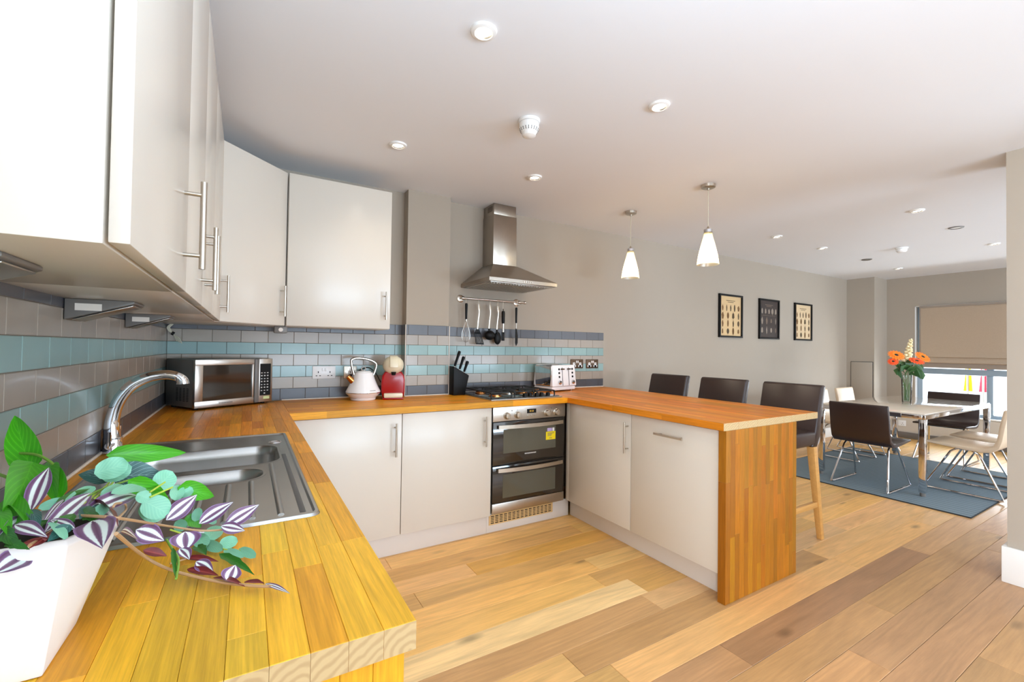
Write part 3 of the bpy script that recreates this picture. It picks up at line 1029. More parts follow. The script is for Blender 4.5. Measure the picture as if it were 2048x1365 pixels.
vt = thing('plinth_vent', 'beige slotted ventilation grille in the plinth below the oven', 'vent', (2.125, -0.5735, 0.085))
vm = MB()
vx0, vx1, vz0, vz1, nc, nr = -0.266, 0.274, -0.033, 0.036, 15, 5
cw, rh = (vx1 - vx0 - 0.02) / nc, (vz1 - vz0 - 0.014) / nr
vm.box(vx0, vx1, -0.004, 0.0, vz1 - 0.008, vz1).box(vx0, vx1, -0.004, 0.0, vz0, vz0 + 0.008)
for c in range(nc + 1):
    x = vx0 + 0.01 + c * cw
    vm.box(x - (0.01 if c == 0 else 0.004), x + (0.01 if c == nc else 0.004), -0.004, 0.0, vz0 + 0.008, vz1 - 0.008)
for r in range(1, nr):
    z = vz0 + 0.007 + r * rh
    vm.box(vx0 + 0.01, vx1 - 0.01, -0.0035, 0.0, z - 0.0028, z + 0.0028)
vm.build('grille', M['beigevent'], vt)
MB().box(vx0 + 0.006, vx1 - 0.006, -0.0012, 0.0002, vz0 + 0.004, vz1 - 0.004).build('backing', M['darkhole'], vt)

hb = thing('gas_hob', 'five-burner black gas hob with cast iron grates and steel edge', 'hob', (2.156, -0.325, T))
MB().box(-0.304, 0.304, -0.275, 0.275, 0.0003, 0.007).build('base_plate', M['steel'], hb, bevel=0.003)
MB().box(-0.292, 0.292, -0.255, 0.263, 0.007, 0.0115).build('glass_top', M['blackglass'], hb, bevel=0.002)
burn = [(-0.19, 0.12, 0.036), (-0.19, -0.12, 0.044), (0.0, 0.02, 0.052), (0.19, 0.13, 0.044), (0.19, -0.06, 0.034)]
for x, y, r in burn:
    b = MB().lathe([(r * 1.15, 0.0115), (r * 1.15, 0.016), (r, 0.02), (r, 0.025), (r * 0.8, 0.026)], (x, y, 0), 24).build('burner', M['copper'] if r < 0.046 else M['steel'], hb)
    MB().lathe([(0, 0.033), (r * 0.7, 0.033), (r * 0.84, 0.031), (r * 0.86, 0.026), (0, 0.026)], (x, y, 0), 24).build('burner_cap', M['iron'], b)
GZ = 0.046
for gx0, gx1, xs in ((-0.285, -0.098, (-0.19,)), (-0.094, 0.094, (0.0,)), (0.098, 0.285, (0.19,))):
    g = MB()
    for x in (gx0 + 0.012, gx1 - 0.012):
        g.tube(smoothpts([(x, -0.215, 0.0115), (x, -0.214, GZ - 0.012), (x, -0.20, GZ), (x, 0.0, GZ), (x, 0.225, GZ), (x, 0.239, GZ - 0.012), (x, 0.24, 0.0115)], 4), 0.0055, 6)
    for y in (-0.19, 0.0, 0.215):
        g.tube([(gx0 + 0.012, y, GZ), (gx1 - 0.012, y, GZ)], 0.0055, 6)
    for y in (-0.10, 0.11):
        g.tube([(gx0 + 0.012, y, GZ), (gx0 + 0.07, y, GZ + 0.003)], 0.005, 6)
        g.tube([(gx1 - 0.012, y, GZ), (gx1 - 0.07, y, GZ + 0.003)], 0.005, 6)
    xm = (gx0 + gx1) / 2
    for y in (-0.19, 0.215):
        g.tube([(xm, y, GZ), (xm, y * 0.72, GZ + 0.003)], 0.005, 6)
    g.build('grate', M['iron'], hb)
for i in range(5):
    x = 0.012 + i * 0.052
    MB().lathe([(0.0, 0.034), (0.013, 0.034), (0.0155, 0.031), (0.0165, 0.0115)], (x, -0.205 + 0.012 * (i % 2), 0), 18).build('knob', M['black'], hb)

hd = thing('cooker_hood', 'stainless steel chimney cooker hood hanging over the gas hob', 'hood', (2.18, 0, 1.745))
k = MB()
x0, x1, yf = -0.3, 0.3, -0.49
k.hexa([(x0, yf, 0.012), (x1, yf, 0.012), (x1, -0.002, 0.012), (x0, -0.002, 0.012)], [(x0, yf, 0.04), (x1, yf, 0.04), (x1, -0.002, 0.04), (x0, -0.002, 0.04)])
k.hexa([(x0, yf, 0.04), (x1, yf, 0.04), (x1, -0.002, 0.04), (x0, -0.002, 0.04)], [(-0.115, -0.2, 0.195), (0.115, -0.2, 0.195), (0.115, -0.002, 0.195), (-0.115, -0.002, 0.195)])
k.build('canopy', M['hoodsteel'], hd, bevel=0.0015, angle=12)
MB().box(x0 + 0.02, x1 - 0.02, yf + 0.02, -0.02, 0.007, 0.0118).build('filter', M['steel'], hd, bevel=0.001)
f2 = MB()
for i in range(22):
    x = x0 + 0.045 + i * 0.0235
    f2.box(x, x + 0.012, yf + 0.06, -0.06, 0.0045, 0.0068)
f2.build('filter_rib', M['steel'], hd)
ch = MB().box(-0.108, 0.108, -0.185, -0.002, 0.195, 0.60).build('chimney', M['hoodsteel'], hd, bevel=0.003)
c2 = MB().box(-0.103, 0.103, -0.18, -0.002, 0.60, H - 1.745 - 0.001).build('chimney', M['hoodsteel'], hd, bevel=0.003)
sl = MB()
for i in range(5):
    sl.box(-0.1036, -0.1028, -0.155, -0.07, 0.63 + i * 0.009, 0.634 + i * 0.009)
sl.build('slot', M['darkhole'], c2)
for i in range(5):
    x = 0.03 + i * 0.018 - 0.04
    MB().lathe([(0, -0.005), (0.005, -0.005), (0.006, 0)], (x, yf, 0.026), 12, axis='y').build('button', M['handle'], hd)

# utensil rail with hooks and six utensils
rl = thing('utensil_rail', 'steel hanging rail on the wall under the cooker hood', 'rail', (2.14, 0, 1.668))
MB().cyl((-0.272, -0.05, 0.0), (0.315, -0.05, 0.0), 0.0075, n=14).lathe([(0, -0.012), (0.012, -0.008), (0.014, 0), (0.012, 0.008), (0, 0.012)], (0.322, -0.05, 0.0), 14, axis='x').build('rod', M['handle'], rl)
for x in (-0.262, 0.268):
    b = MB().lathe([(0.0, -0.009), (0.022, -0.008), (0.03, -0.004), (0.032, 0)], (x, -0.0005, 0), 24, axis='y')
    b.cyl((x, -0.008, 0), (x, -0.05, 0), 0.007, n=12).lathe([(0, -0.014), (0.012, -0.012), (0.014, 0), (0.012, 0.012), (0, 0.014)], (x, -0.05, 0.0), 14, axis='x')
    b.build('bracket', M['handle'], rl)
UX = [1.903, 2.014, 2.118, 2.192, 2.243, 2.371]
UZ = [1.625, 1.622, 1.622, 1.617, 1.597, 1.618]
for x, z in zip(UX, UZ):
    xl = x - 2.14
    zb = z - 1.668
    pts = [(xl, -0.05, 0.0088)] + [(xl, -0.05 - 0.0098 * sin(a), 0.0098 * cos(a)) for a in (0.6, 1.3)] + [(xl, -0.0595, -0.01), (xl, -0.0565, zb + 0.012), (xl, -0.057, zb), (xl, -0.064, zb - 0.008), (xl, -0.070, zb)]
    MB().tube(smoothpts(pts, 3), 0.0016, 6).build('hook', M['handle'], rl)


def utensil(name, label, i):
    return thing(name, label, 'utensil', (UX[i], -0.062, UZ[i]), group='utensils on the hanging rail')


u = utensil('whisk', 'balloon whisk hung by its black grip, first on the rail', 0)
MB().lathe([(0, 0.004), (0.009, 0.002), (0.011, -0.01), (0.009, -0.08), (0.008, -0.125), (0, -0.127)], (0, 0, 0), 14).build('grip', M['black'], u)
MB().lathe([(0.008, -0.126), (0.0075, -0.14), (0.006, -0.146)], (0, 0, 0), 14).build('ferrule', M['steel'], u)
wm = MB()
for kk in range(5):
    a = PI * kk / 5
    pts = [(0.004 * cos(a), 0.004 * sin(a), -0.145), (0.026 * cos(a), 0.026 * sin(a), -0.21), (0.034 * cos(a), 0.034 * sin(a), -0.26), (0.022 * cos(a), 0.022 * sin(a), -0.298), (0, 0, -0.308)]
    wm.tube(smoothpts(pts, 4), 0.0011, 5)
    wm.tube(smoothpts([(-p[0], -p[1], p[2]) for p in pts], 4), 0.0011, 5)
wm.build('wire_loops', M['steel'], u)


def steel_stem(u, length, lean=0.0):
    pts = [(0, 0, 0.004), (0.0, -0.002, -0.02), (0.002, -0.006, -0.06), (-0.004 + lean * 0.5, -0.002, -0.13), (-0.008 + lean, 0, -length)]
    MB().tube(smoothpts(pts, 4), [0.010 if j < 2 else (0.011 if j < 7 else 0.0072) for j in range(17)], 10, flat=0.4).build('handle', M['copper'] if False else M['handle'], u)


u = utensil('slotted_turner', 'black slotted turner on a steel handle', 1)
steel_stem(u, 0.20)
tm = MB()
A, Bq = (-0.008, -0.2), None
tm.prism([(-0.018, -0.198), (0.004, -0.198), (0.012, -0.212), (-0.035, -0.225)], 'y', -0.003, 0.003)
left = lambda z: -0.035 + 0.012 * (z + 0.225) / -0.085
right = lambda z: 0.012 + 0.035 * (z + 0.212) / -0.095
zt, zb = -0.225, -0.31
for kk in range(6):
    for (t0, t1) in (((kk * 2) / 11, (kk * 2 + 1) / 11),):
        xt = lambda z, t: left(z) + (right(z) - left(z)) * t
        tm.prism([(xt(zt, t0), zt), (xt(zt, t1), zt), (xt(zb, t1), zb), (xt(zb, t0), zb)], 'y', -0.0022, 0.0022)
tm.prism([(left(zt), zt + 0.001), (right(zt), zt + 0.001), (right(zt - 0.012), zt - 0.012), (left(zt - 0.012), zt - 0.012)], 'y', -0.0022, 0.0022)
tm.prism([(left(zb), zb), (right(zb), zb), (right(zb) + 0.002, zb - 0.012), (left(zb) + 0.004, zb - 0.010)], 'y', -0.0022, 0.0022)
tm.prism([(-0.035, -0.225), (0.012, -0.212), (0.016, -0.225)], 'y', -0.0022, 0.0022)
tm.build('slotted_head', M['black'], u)

for i, nm, lb in ((2, 'ladle', 'black round-bowled ladle on a steel handle'), (3, 'serving_spoon', 'black deep serving spoon on a steel handle')):
    u = utensil(nm, lb, i)
    steel_stem(u, 0.20)
    bw = MB()
    bw.tube([(-0.008, 0, -0.19), (-0.006, -0.002, -0.225)], 0.008, 10)
    rr = (0.047, 0.033, 0.04) if i == 2 else (0.033, 0.02, 0.053)
    cz = -0.245 if i == 2 else -0.262
    n, mring = 20, 8
    vs = []
    for a in range(mring + 1):
        th = PI * a / (2 * mring)
        for kx in range(n):
            ph = 2 * PI * kx / n
            vs.append((0.004 + rr[0] * sin(th) * cos(ph), -rr[1] * cos(th) * 1.0 + 0.008, cz + rr[2] * sin(th) * sin(ph)))
    fs = [(a * n + kx, a * n + (kx + 1) % n, (a + 1) * n + (kx + 1) % n, (a + 1) * n + kx) for a in range(mring) for kx in range(n)]
    vs2 = [(x, y + 0.003, z) for x, y, z in vs]
    bw.put(vs, fs)
    bw.put(vs2, fs)
    o0 = mring * n
    bw.put(vs[o0:] + vs2[o0:], [(kx, (kx + 1) % n, n + (kx + 1) % n, n + kx) for kx in range(n)])
    bw.build('bowl', M['black'], u)
u = utensil('peeler', 'chunky black-gripped tool with steel shaft, hanging lowest', 4)
MB().tube([(0, 0, 0.004), (0, 0, -0.015)], 0.004, 8).lathe([(0, -0.012), (0.012, -0.014), (0.015, -0.03), (0.014, -0.10), (0.012, -0.118), (0, -0.119)], (0, 0, 0), 16).build('grip', M['black'], u)
MB().cyl((0, 0, -0.118), (0, 0, -0.19), 0.010, 0.010, 14).build('shaft', M['steel'], u)
MB().box(-0.014, 0.014, -0.004, 0.004, -0.262, -0.188).build('blade_guard', M['black'], u, bevel=0.003)
u = utensil('spreader', 'slim black spatula with pale shaft, last on the rail', 5)
MB().lathe([(0, 0.004), (0.009, 0.002), (0.010, -0.01), (0.008, -0.13), (0, -0.132)], (0, 0, 0), 14).build('grip', M['black'], u)
MB().cyl((0, 0, -0.13), (0, 0, -0.18), 0.005, 0.004, 10).build('shaft', M['steel'], u)
MB().prism([(-0.006, -0.175), (0.005, -0.175), (0.017, -0.24), (0.016, -0.30), (0.002, -0.325), (-0.008, -0.30), (-0.008, -0.23)], 'y', -0.003, 0.003).build('blade', M['black'], u, bevel=0.001)


# ------------------------------------------------------------------ sockets
def socket(name, label, loc, w, mats, rz=0.0, gangs=2, group=None):
    s = thing(name, label, 'socket', loc, rz, group)
    plate, face, hole = mats
    MB().box(-w / 2, w / 2, -0.008, 0.0, -0.043, 0.043).build('plate', plate, s, bevel=0.003)
    for g in range(gangs):
        cx = 0 if gangs == 1 else (-0.037, 0.037)[g]
        if face:
            MB().box(cx - 0.012, cx + 0.012, -0.0092, -0.008, -0.03, 0.012).box(cx - 0.022, cx + 0.022, -0.0092, -0.008, -0.03, -0.012).build('outlet', face, s)
        h = MB()
        for dx, dz, wv, hv in ((0, 0.002, 0.0025, 0.006), (-0.011, -0.022, 0.0045, 0.0025), (0.011, -0.022, 0.0045, 0.0025)):
            h.box(cx + dx - wv, cx + dx + wv, -0.0098, -0.0075, dz - hv, dz + hv)
        h.build('pin_hole', hole, s)
        sx = cx * 0.25 if gangs == 2 else 0
        MB().box(sx - 0.005, sx + 0.005, -0.0125, -0.008, 0.008, 0.03).build('switch', face or plate, s, bevel=0.001)
    return s


socket('double_socket', 'white double socket on the tiles beside the microwave', (0.866, -0.006, 1.090), 0.147, (M['whiteplastic'], None, M['black']))
socket('single_socket', 'steel-faced single socket half hidden by the kettle', (1.037, -0.006, 1.088), 0.088, (M['handle'], M['whiteplastic'], M['black']), gangs=1)
socket('double_socket', 'bronze double socket partly behind the toaster', (3.08, -0.006, 1.135), 0.150, (M['bronze'], M['whiteplastic'], M['black']), group='bronze sockets')
socket('double_socket', 'bronze double socket near the end of the tiling', (3.268, -0.006, 1.134), 0.150, (M['bronze'], M['whiteplastic'], M['black']), group='bronze sockets')
socket('double_socket', 'white double socket low on the window wall', (8.974, -0.53, 0.22), 0.147, (M['whiteplastic'], None, M['black']), rz=-PI / 2)

# ------------------------------------------------------------------ microwave
mw = thing('microwave', 'silver microwave oven standing angled across the tiled corner', 'microwave', (0.1725, -0.341, T), math.radians(31))
W_, D_, Z0, Z1 = 0.44, 0.315, 0.012, 0.277
MB().box(0.004, W_ - 0.004, 0.024, D_, Z0, Z1).build('body', M['ovengrey'], mw, bevel=0.004)
vv = MB()
for cxx in range(4):
    for rz_ in range(9):
        y = 0.07 + cxx * 0.036
        z = 0.045 + rz_ * 0.0085
        vv.box(0.0028, 0.0042, y, y + 0.02, z, z + 0.004)
vv.build('vent_slot', M['black'], mw)
dr = MB()
dx1, b = 0.325, 0.036
dr.box(0, dx1, 0, 0.022, Z0, Z0 + b).box(0, dx1, 0, 0.022, Z1 - b + 0.004, Z1).box(0, 0.04, 0, 0.022, Z0 + b, Z1 - b + 0.004).box(dx1 - 0.012, dx1, 0, 0.022, Z0 + b, Z1 - b + 0.004)
dr = dr.build('door', M['steel'], mw, bevel=0.0015)
MB().box(0.04, dx1 - 0.012, 0.006, 0.02, Z0 + b, Z1 - b + 0.004).build('window', M['blackglass'], dr)
mb = MB()
for i in range(9):
    mb.box(0.125 + i * 0.0085, 0.125 + i * 0.0085 + 0.006, -0.0006, 0.0001, 0.028, 0.034)
mb.build('maker_mark', M['print'], dr)
MB().box(dx1 + 0.001, dx1 + 0.028, -0.006, 0.024, Z0, Z1).build('handle', M['greyplastic'], dr, bevel=0.005)
cp = MB().box(dx1 + 0.03, W_, 0, 0.024, Z0, Z1).build('control_panel', M['steel'], mw, bevel=0.002)
MB().box(dx1 + 0.035, W_ - 0.012, -0.0012, 0.0005, 0.052, 0.247).build('keypad', M['black'], cp)
kp = MB()
for r_ in range(8):
    for c_ in range(3):
        if r_ == 0 and c_ != 1:
            continue
        x, z = dx1 + 0.041 + c_ * 0.019, 0.062 + r_ * 0.018
        kp.box(x, x + 0.009, -0.0022, -0.0012, z, z + 0.007 - 0.002 * (r_ % 2))
kp.build('key_print', M['whiteprint'], cp)
MB().box(dx1 + 0.058, W_ - 0.018, -0.0014, 0.0002, 0.03, 0.047).build('sticker', M['greenlabel'], cp)
for x in (0.03, W_ - 0.03):
    for y in (0.05, D_ - 0.04):
        MB().cyl((x, y, 0.0003), (x, y, Z0 + 0.002), 0.012, 0.013, 12).build('foot', M['black'], mw)

# ------------------------------------------------------------------ kettle
kt = thing('kettle', 'white pyramid kettle with gold-tinted spout and arched handle', 'kettle', (1.092, -0.175, T))
MB().lathe([(0, 0.0004), (0.078, 0.0004), (0.082, 0.006), (0.084, 0.017)], n=40).build('base', M['whiteenamel'], kt)
MB().lathe([(0.07, 0.017), (0.084, 0.018), (0.104, 0.038), (0.113, 0.0485)], n=40, caps=False).build('lower_body', M['whiteenamel'], kt)
MB().lathe([(0.113, 0.0485), (0.1145, 0.051), (0.113, 0.0545)], n=40, caps=False).build('band', M['chrome'], kt)
MB().lathe([(0.113, 0.0545), (0.111, 0.062), (0.092, 0.098), (0.074, 0.14), (0.063, 0.178), (0.061, 0.184), (0.055, 0.187), (0, 0.188)], n=40).build('upper_body', M['whiteenamel'], kt)
ld = MB().lathe([(0.05, 0.187), (0.045, 0.194), (0.015, 0.197), (0, 0.197)], n=30).build('lid', M['whiteenamel'], kt)
MB().tube([(0.014 * cos(a), 0, 0.21 + 0.014 * sin(a)) for a in [2 * PI * i / 18 for i in range(18)]], 0.0035, 8, closed=True).build('knob', M['chrome'], ld)
MB().tube([(-0.066, -0.01, 0.125), (-0.096, -0.016, 0.152), (-0.106, -0.018, 0.163)], [0.024, 0.0165, 0.015], 16).build('spout', M['copper'], kt)
hp = smoothpts([(-0.062, 0, 0.168), (-0.071, 0, 0.20), (-0.082, 0, 0.262), (-0.066, 0, 0.278), (-0.03, 0, 0.283), (0.03, 0, 0.273), (0.07, 0, 0.255), (0.084, 0, 0.235), (0.075, 0, 0.195), (0.064, 0, 0.165)], 5)
MB().tube(hp, 0.0085, 10, flat=1.35).build('handle', M['handle'], kt)
mb = MB()
for i in range(7):
    a = math.radians(-78 + i * 3.3)
    mb.box(0.1085 * cos(a) - 0.002, 0.1085 * cos(a) + 0.002, 0.1085 * sin(a) - 0.0006, 0.1085 * sin(a) + 0.001, 0.0665, 0.070)
mb.build('maker_mark', M['print'], kt)

# ------------------------------------------------------------------ pod coffee machine
cm = thing('coffee_machine', 'red pod coffee machine topped by a cream round head', 'coffee machine', (1.288, -0.19, T), math.radians(-12))
prof = [(-0.068, 0.012), (-0.078, 0.05), (-0.078, 0.13), (-0.072, 0.165), (-0.055, 0.19), (0.055, 0.19), (0.072, 0.165), (0.078, 0.13), (0.078, 0.05), (0.068, 0.012)]
bm_ = MB()
n = len(prof)
ys = [-0.052, -0.046, 0.045, 0.058]
sc = [0.9, 1.0, 1.0, 0.92]
vs = [(x * s_, y, 0.012 + (z - 0.012) * (0.97 if s_ < 1 else 1)) for y, s_ in zip(ys, sc) for x, z in prof]
fs = [(j * n + i, j * n + (i + 1) % n, (j + 1) * n + (i + 1) % n, (j + 1) * n + i) for j in range(3) for i in range(n)] + [tuple(range(n - 1, -1, -1)), tuple(range(3 * n, 4 * n))]
bm_.put(vs, fs).build('body', M['red'], cm, bevel=0.004)
MB().prism([(-0.078 + 0.01, 0.0)] + [], 'y', 0, 0) if False else None
MB().box(-0.07, 0.07, -0.075, 0.06, 0.0004, 0.0135).build('base', M['red'], cm, bevel=0.005)
MB().box(-0.062, 0.062, -0.085, -0.035, 0.0140, 0.045).build('drip_tray', M['creamplastic'], cm, bevel=0.006)
hdm = MB()
for i in range(13):
    pass
hs, nn, mm = [], 24, 12
for a in range(mm + 1):
    th = PI * a / mm
    for kx in range(nn):
        ph = 2 * PI * kx / nn
        hs.append((0.072 * sin(th) * cos(ph), -0.02 + 0.075 * cos(th), 0.235 + 0.066 * sin(th) * sin(ph)))
hdm.put(hs, [(a * nn + kx, a * nn + (kx + 1) % nn, (a + 1) * nn + (kx + 1) % nn, (a + 1) * nn + kx) for a in range(mm) for kx in range(nn)])
hdm.build('head', M['creamplastic'], cm)
MB().prism([(-0.106, 0.222), (-0.098, 0.265), (-0.072, 0.292), (-0.03, 0.303), (-0.03, 0.296), (-0.068, 0.285), (-0.092, 0.26), (-0.098, 0.222)], 'x', -0.027, 0.027).build('lever', M['creamplastic'], cm, bevel=0.003)
MB().cyl((0, -0.065, 0.19), (0, -0.065, 0.168), 0.018, 0.012, 16).build('nozzle', M['black'], cm)
MB().tube(smoothpts([(-0.03, 0.06, 0.08), (-0.07, 0.1, 0.1), (-0.11, 0.11, 0.17), (-0.155, 0.12, 0.21), (-0.19, 0.125, 0.205), (-0.235, 0.10, 0.185)], 5), 0.0035, 6).build('power_cord', M['black'], cm)

# ------------------------------------------------------------------ knife block with three knives
kb = thing('knife_block', 'black slanted knife block next to the gas hob', 'knife block', (1.80, -0.125, T))
q0 = [(-0.050, 0.0004), (0.046, 0.0004), (0.080, 0.150), (-0.050, 0.222)]
MB().prism(q0, 'y', -0.06, 0.055).build('block', M['black'], kb, bevel=0.006)
sl_ = MB()
tdir = Vector((0.130, 0, -0.072)).normalized()
for tpos in (0.03, 0.078, 0.122):
    c = Vector((-0.050, 0, 0.222)) + tdir * tpos
    nrm = Vector((0.072, 0, 0.130)).normalized()
    sl_.hexa([tuple(c - tdir * 0.004 + Vector((0, -0.03, 0)) - nrm * .001), tuple(c + tdir * 0.004 + Vector((0, -0.03, 0)) - nrm * .001), tuple(c + tdir * 0.004 + Vector((0, 0.02, 0)) - nrm * .001), tuple(c - tdir * 0.004 + Vector((0, 0.02, 0)) - nrm * .001)],
             [tuple(c - tdir * 0.004 + Vector((0, -0.03, 0)) + nrm * .0006), tuple(c + tdir * 0.004 + Vector((0, -0.03, 0)) + nrm * .0006), tuple(c + tdir * 0.004 + Vector((0, 0.02, 0)) + nrm * .0006), tuple(c - tdir * 0.004 + Vector((0, 0.02, 0)) + nrm * .0006)])
sl_.build('slot', M['darkgrey'], kb)
klab = ['tallest black-handled knife at the high side of the knife block', 'middle black-handled knife in the knife block', 'shortest black-handled knife at the low side of the knife block']
for tpos, L, lb in zip((0.03, 0.078, 0.122), (0.135, 0.115, 0.10), klab):
    c = Vector((-0.050, -0.005, 0.222)) + tdir * tpos
    kn = thing('knife', lb, 'knife', Vector((1.80, -0.125, T)) + c, group='knives in the knife block')
    ax = Vector((0.33, 0, 0.94)).normalized()
    sv = Vector((ax.z, 0, -ax.x))
    hm = MB()
    w0, w1 = 0.009, 0.011
    pts = [(0.012, 0.007), (0.03, 0.0095), (L * 0.6, 0.010), (L * 0.9, 0.0125), (L, 0.010)]
    hm.tube([tuple(ax * t) for t, r in pts], [r for t, r in pts], 10, flat=1.2)
    hm.build('handle', M['black'], kn)
    MB().tube([tuple(ax * -0.012), tuple(ax * 0.014)], 0.006, 8).build('bolster', M['steel'], kn)

# ------------------------------------------------------------------ toaster
ts = thing('toaster', 'white four-slice toaster with polished steel side by the hob', 'toaster', (2.602, -0.275, T), math.radians(10))
tw, td = 0.30, 0.225
MB().box(0.004, tw - 0.004, 0.004, td - 0.004, 0.012, 0.042).build('base', M['whiteenamel'], ts, bevel=0.006)
MB().box(0.0, tw, 0.012, td - 0.012, 0.045, 0.222).build('shell', M['chrome'], ts, bevel=0.012, seg=4)
f_ = MB()
f_.hexa([(-0.002, -0.008, 0.044), (tw + 0.002, -0.008, 0.044), (tw + 0.002, 0.03, 0.044), (-0.002, 0.03, 0.044)], [(0.008, 0.008, 0.226), (tw - 0.008, 0.008, 0.226), (tw - 0.008, 0.03, 0.226), (0.008, 0.03, 0.226)])
fp = f_.build('front_panel', M['whiteenamel'], ts, bevel=0.009, seg=3)
f_ = MB()
f_.hexa([(-0.002, td - 0.03, 0.044), (tw + 0.002, td - 0.03, 0.044), (tw + 0.002, td + 0.004, 0.044), (-0.002, td + 0.004, 0.044)], [(0.008, td - 0.03, 0.226), (tw - 0.008, td - 0.03, 0.226), (tw - 0.008, td - 0.01, 0.226), (0.008, td - 0.01, 0.226)])
f_.build('back_panel', M['whiteenamel'], ts, bevel=0.009, seg=3)
ys_ = lambda z: -0.008 + 0.016 * (z - 0.044) / 0.182
for xs in (0.085, 0.252):
    for z in (0.105, 0.138, 0.17):
        z += 0.02
        MB().lathe([(0, -0.004), (0.009, -0.003), (0.010, 0.004)], (xs, ys_(z), z), 14, axis='y').build('button', M['black'], fp)
    MB().lathe([(0, -0.016), (0.015, -0.015), (0.017, -0.012), (0.018, 0.004)], (xs, ys_(0.075), 0.078), 20, axis='y').build('dial', M['chrome'], fp)
for xs in (0.125, 0.205):
    MB().hexa([(xs - 0.003, ys_(0.05) - 0.001, 0.05), (xs + 0.003, ys_(0.05) - 0.001, 0.05), (xs + 0.003, 0.02, 0.05), (xs - 0.003, 0.02, 0.05)],
              [(xs - 0.003, ys_(0.21) - 0.001, 0.205), (xs + 0.003, ys_(0.21) - 0.001, 0.205), (xs + 0.003, 0.02, 0.205), (xs - 0.003, 0.02, 0.205)]).build('lever_slot', M['black'], fp)
    MB().box(xs - 0.022, xs + 0.012, -0.016, 0.002, 0.186, 0.197).build('lever', M['copper'] if False else M['bronze'], fp, bevel=0.003)
for y in (0.045, 0.085, 0.125, 0.165):
    MB().box(0.03, tw - 0.03, y, y + 0.022, 0.2215, 0.2226).build('bread_slot', M['black'], ts)
for x in (0.03, tw - 0.03):
    for y in (0.03, td - 0.03):
        MB().cyl((x, y, 0.0003), (x, y, 0.014), 0.010, 0.011, 12).build('foot', M['chrome'], ts)

# ------------------------------------------------------------------ sink and tap
sk_ = thing('sink', 'steel one-and-a-half bowl sink and drainer set in oak worktop', 'sink', (0.30, -1.735, T))
SX0, SX1, SY0, SY1 = -0.256, 0.253, -0.503, 0.503     # local


def rr(x0, x1, y0, y1, r, n=6):
    pts = []
    for cx, cy, a in ((x1 - r, y1 - r, 0), (x0 + r, y1 - r, 90), (x0 + r, y0 + r, 180), (x1 - r, y0 + r, 270)):
        pts += arc((cx, cy), r, a, a + 90, n)
    return pts


def deck(loops, z):
    bm = bmesh.new()
    es = []
    for L in loops:
        vs = [bm.verts.new((p[0], p[1], z)) for p in L]
        es += [bm.edges.new((vs[i], vs[(i + 1) % len(vs)])) for i in range(len(vs))]
    bmesh.ops.triangle_fill(bm, use_beauty=True, use_dissolve=False, edges=es, normal=(0, 0, 1))
    bm.verts.index_update()
    v = [tuple(x.co) for x in bm.verts]
    f = [tuple(x.index for x in fc.verts) for fc in bm.faces]
    bm.free()
    return v, f


outer = rr(SX0 + 0.014, SX1 - 0.014, SY0 + 0.014, SY1 - 0.014, 0.012, 3)
b1 = rr(-0.195, 0.207, 0.02, 0.295, 0.062, 8)
b2 = rr(-0.14, 0.155, -0.155, -0.025, 0.058, 8)
sm = MB()
v, f = deck([outer, b1, b2], 0.002)
sm.put(v, f)
rim = [rr(SX0, SX1, SY0, SY1, 0.02, 3), rr(SX0 + 0.004, SX1 - 0.004, SY0 + 0.004, SY1 - 0.004, 0.017, 3), rr(SX0 + 0.010, SX1 - 0.010, SY0 + 0.010, SY1 - 0.010, 0.014, 3), outer]
rz = [0.0004, 0.0062, 0.0066, 0.002]
nr_ = len(outer)
vs = [(p[0], p[1], z) for L, z in zip(rim, rz) for p in L]
sm.put(vs, [(j * nr_ + i, j * nr_ + (i + 1) % nr_, (j + 1) * nr_ + (i + 1) % nr_, (j + 1) * nr_ + i) for j in range(3) for i in range(nr_)])
sm.build('deck', M['sinksteel'], sk_)


def bowl(x0, x1, y0, y1, r, depth):
    Ls, zs = [], []
    for ins, z in ((-0.007, 0.0022), (0.0, 0.0014), (0.004, -0.004), (0.008, -0.03), (0.018, -depth + 0.03), (0.03, -depth + 0.008), (0.055, -depth)):
        Ls.append(rr(x0 + ins, x1 - ins, y0 + ins, y1 - ins, max(0.006, r - ins * 0.4), 8))
        zs.append(z)
    n = len(Ls[0])
    m = MB()
    vs = [(p[0], p[1], z) for L, z in zip(Ls, zs) for p in L]
    fs = [(j * n + i, j * n + (i + 1) % n, (j + 1) * n + (i + 1) % n, (j + 1) * n + i) for j in range(len(Ls) - 1) for i in range(n)]
    fs.append(tuple((len(Ls) - 1) * n + i for i in range(n)))
    return m.put(vs, fs)


bo = bowl(-0.195, 0.207, 0.02, 0.295, 0.062, 0.15).build('bowl', M['sinksteel'], sk_)
MB().lathe([(0, 0.003), (0.02, 0.003), (0.036, 0.004), (0.04, 0.0)], (0, 0.157, -0.15), 24).build('waste', M['chrome'], bo)
bo2 = bowl(-0.14, 0.155, -0.155, -0.025, 0.058, 0.10).build('bowl', M['sinksteel'], sk_)
MB().lathe([(0, 0.003), (0.02, 0.003), (0.028, 0.004), (0.032, 0.0)], (0, -0.09, -0.10), 24).build('waste', M['chrome'], bo2)
for x, ya, yb in ((-0.16, -0.46, -0.18), (-0.10, -0.46, -0.18), (-0.04, -0.46, -0.18), (0.02, -0.46, -0.18), (0.075, -0.46, -0.18), (0.125, -0.46, -0.175), (0.178, -0.465, 0.0)):
    g = MB()
    for i in range(8):
        pass
    pf = [(-0.007, 0.0018), (-0.004, 0.0048), (0.0, 0.0056), (0.004, 0.0048), (0.007, 0.0018)]
    g.prism([(x + a, z) for a, z in pf], 'y', ya, yb)
    g.build('drainer_rib', M['sinksteel'], sk_)
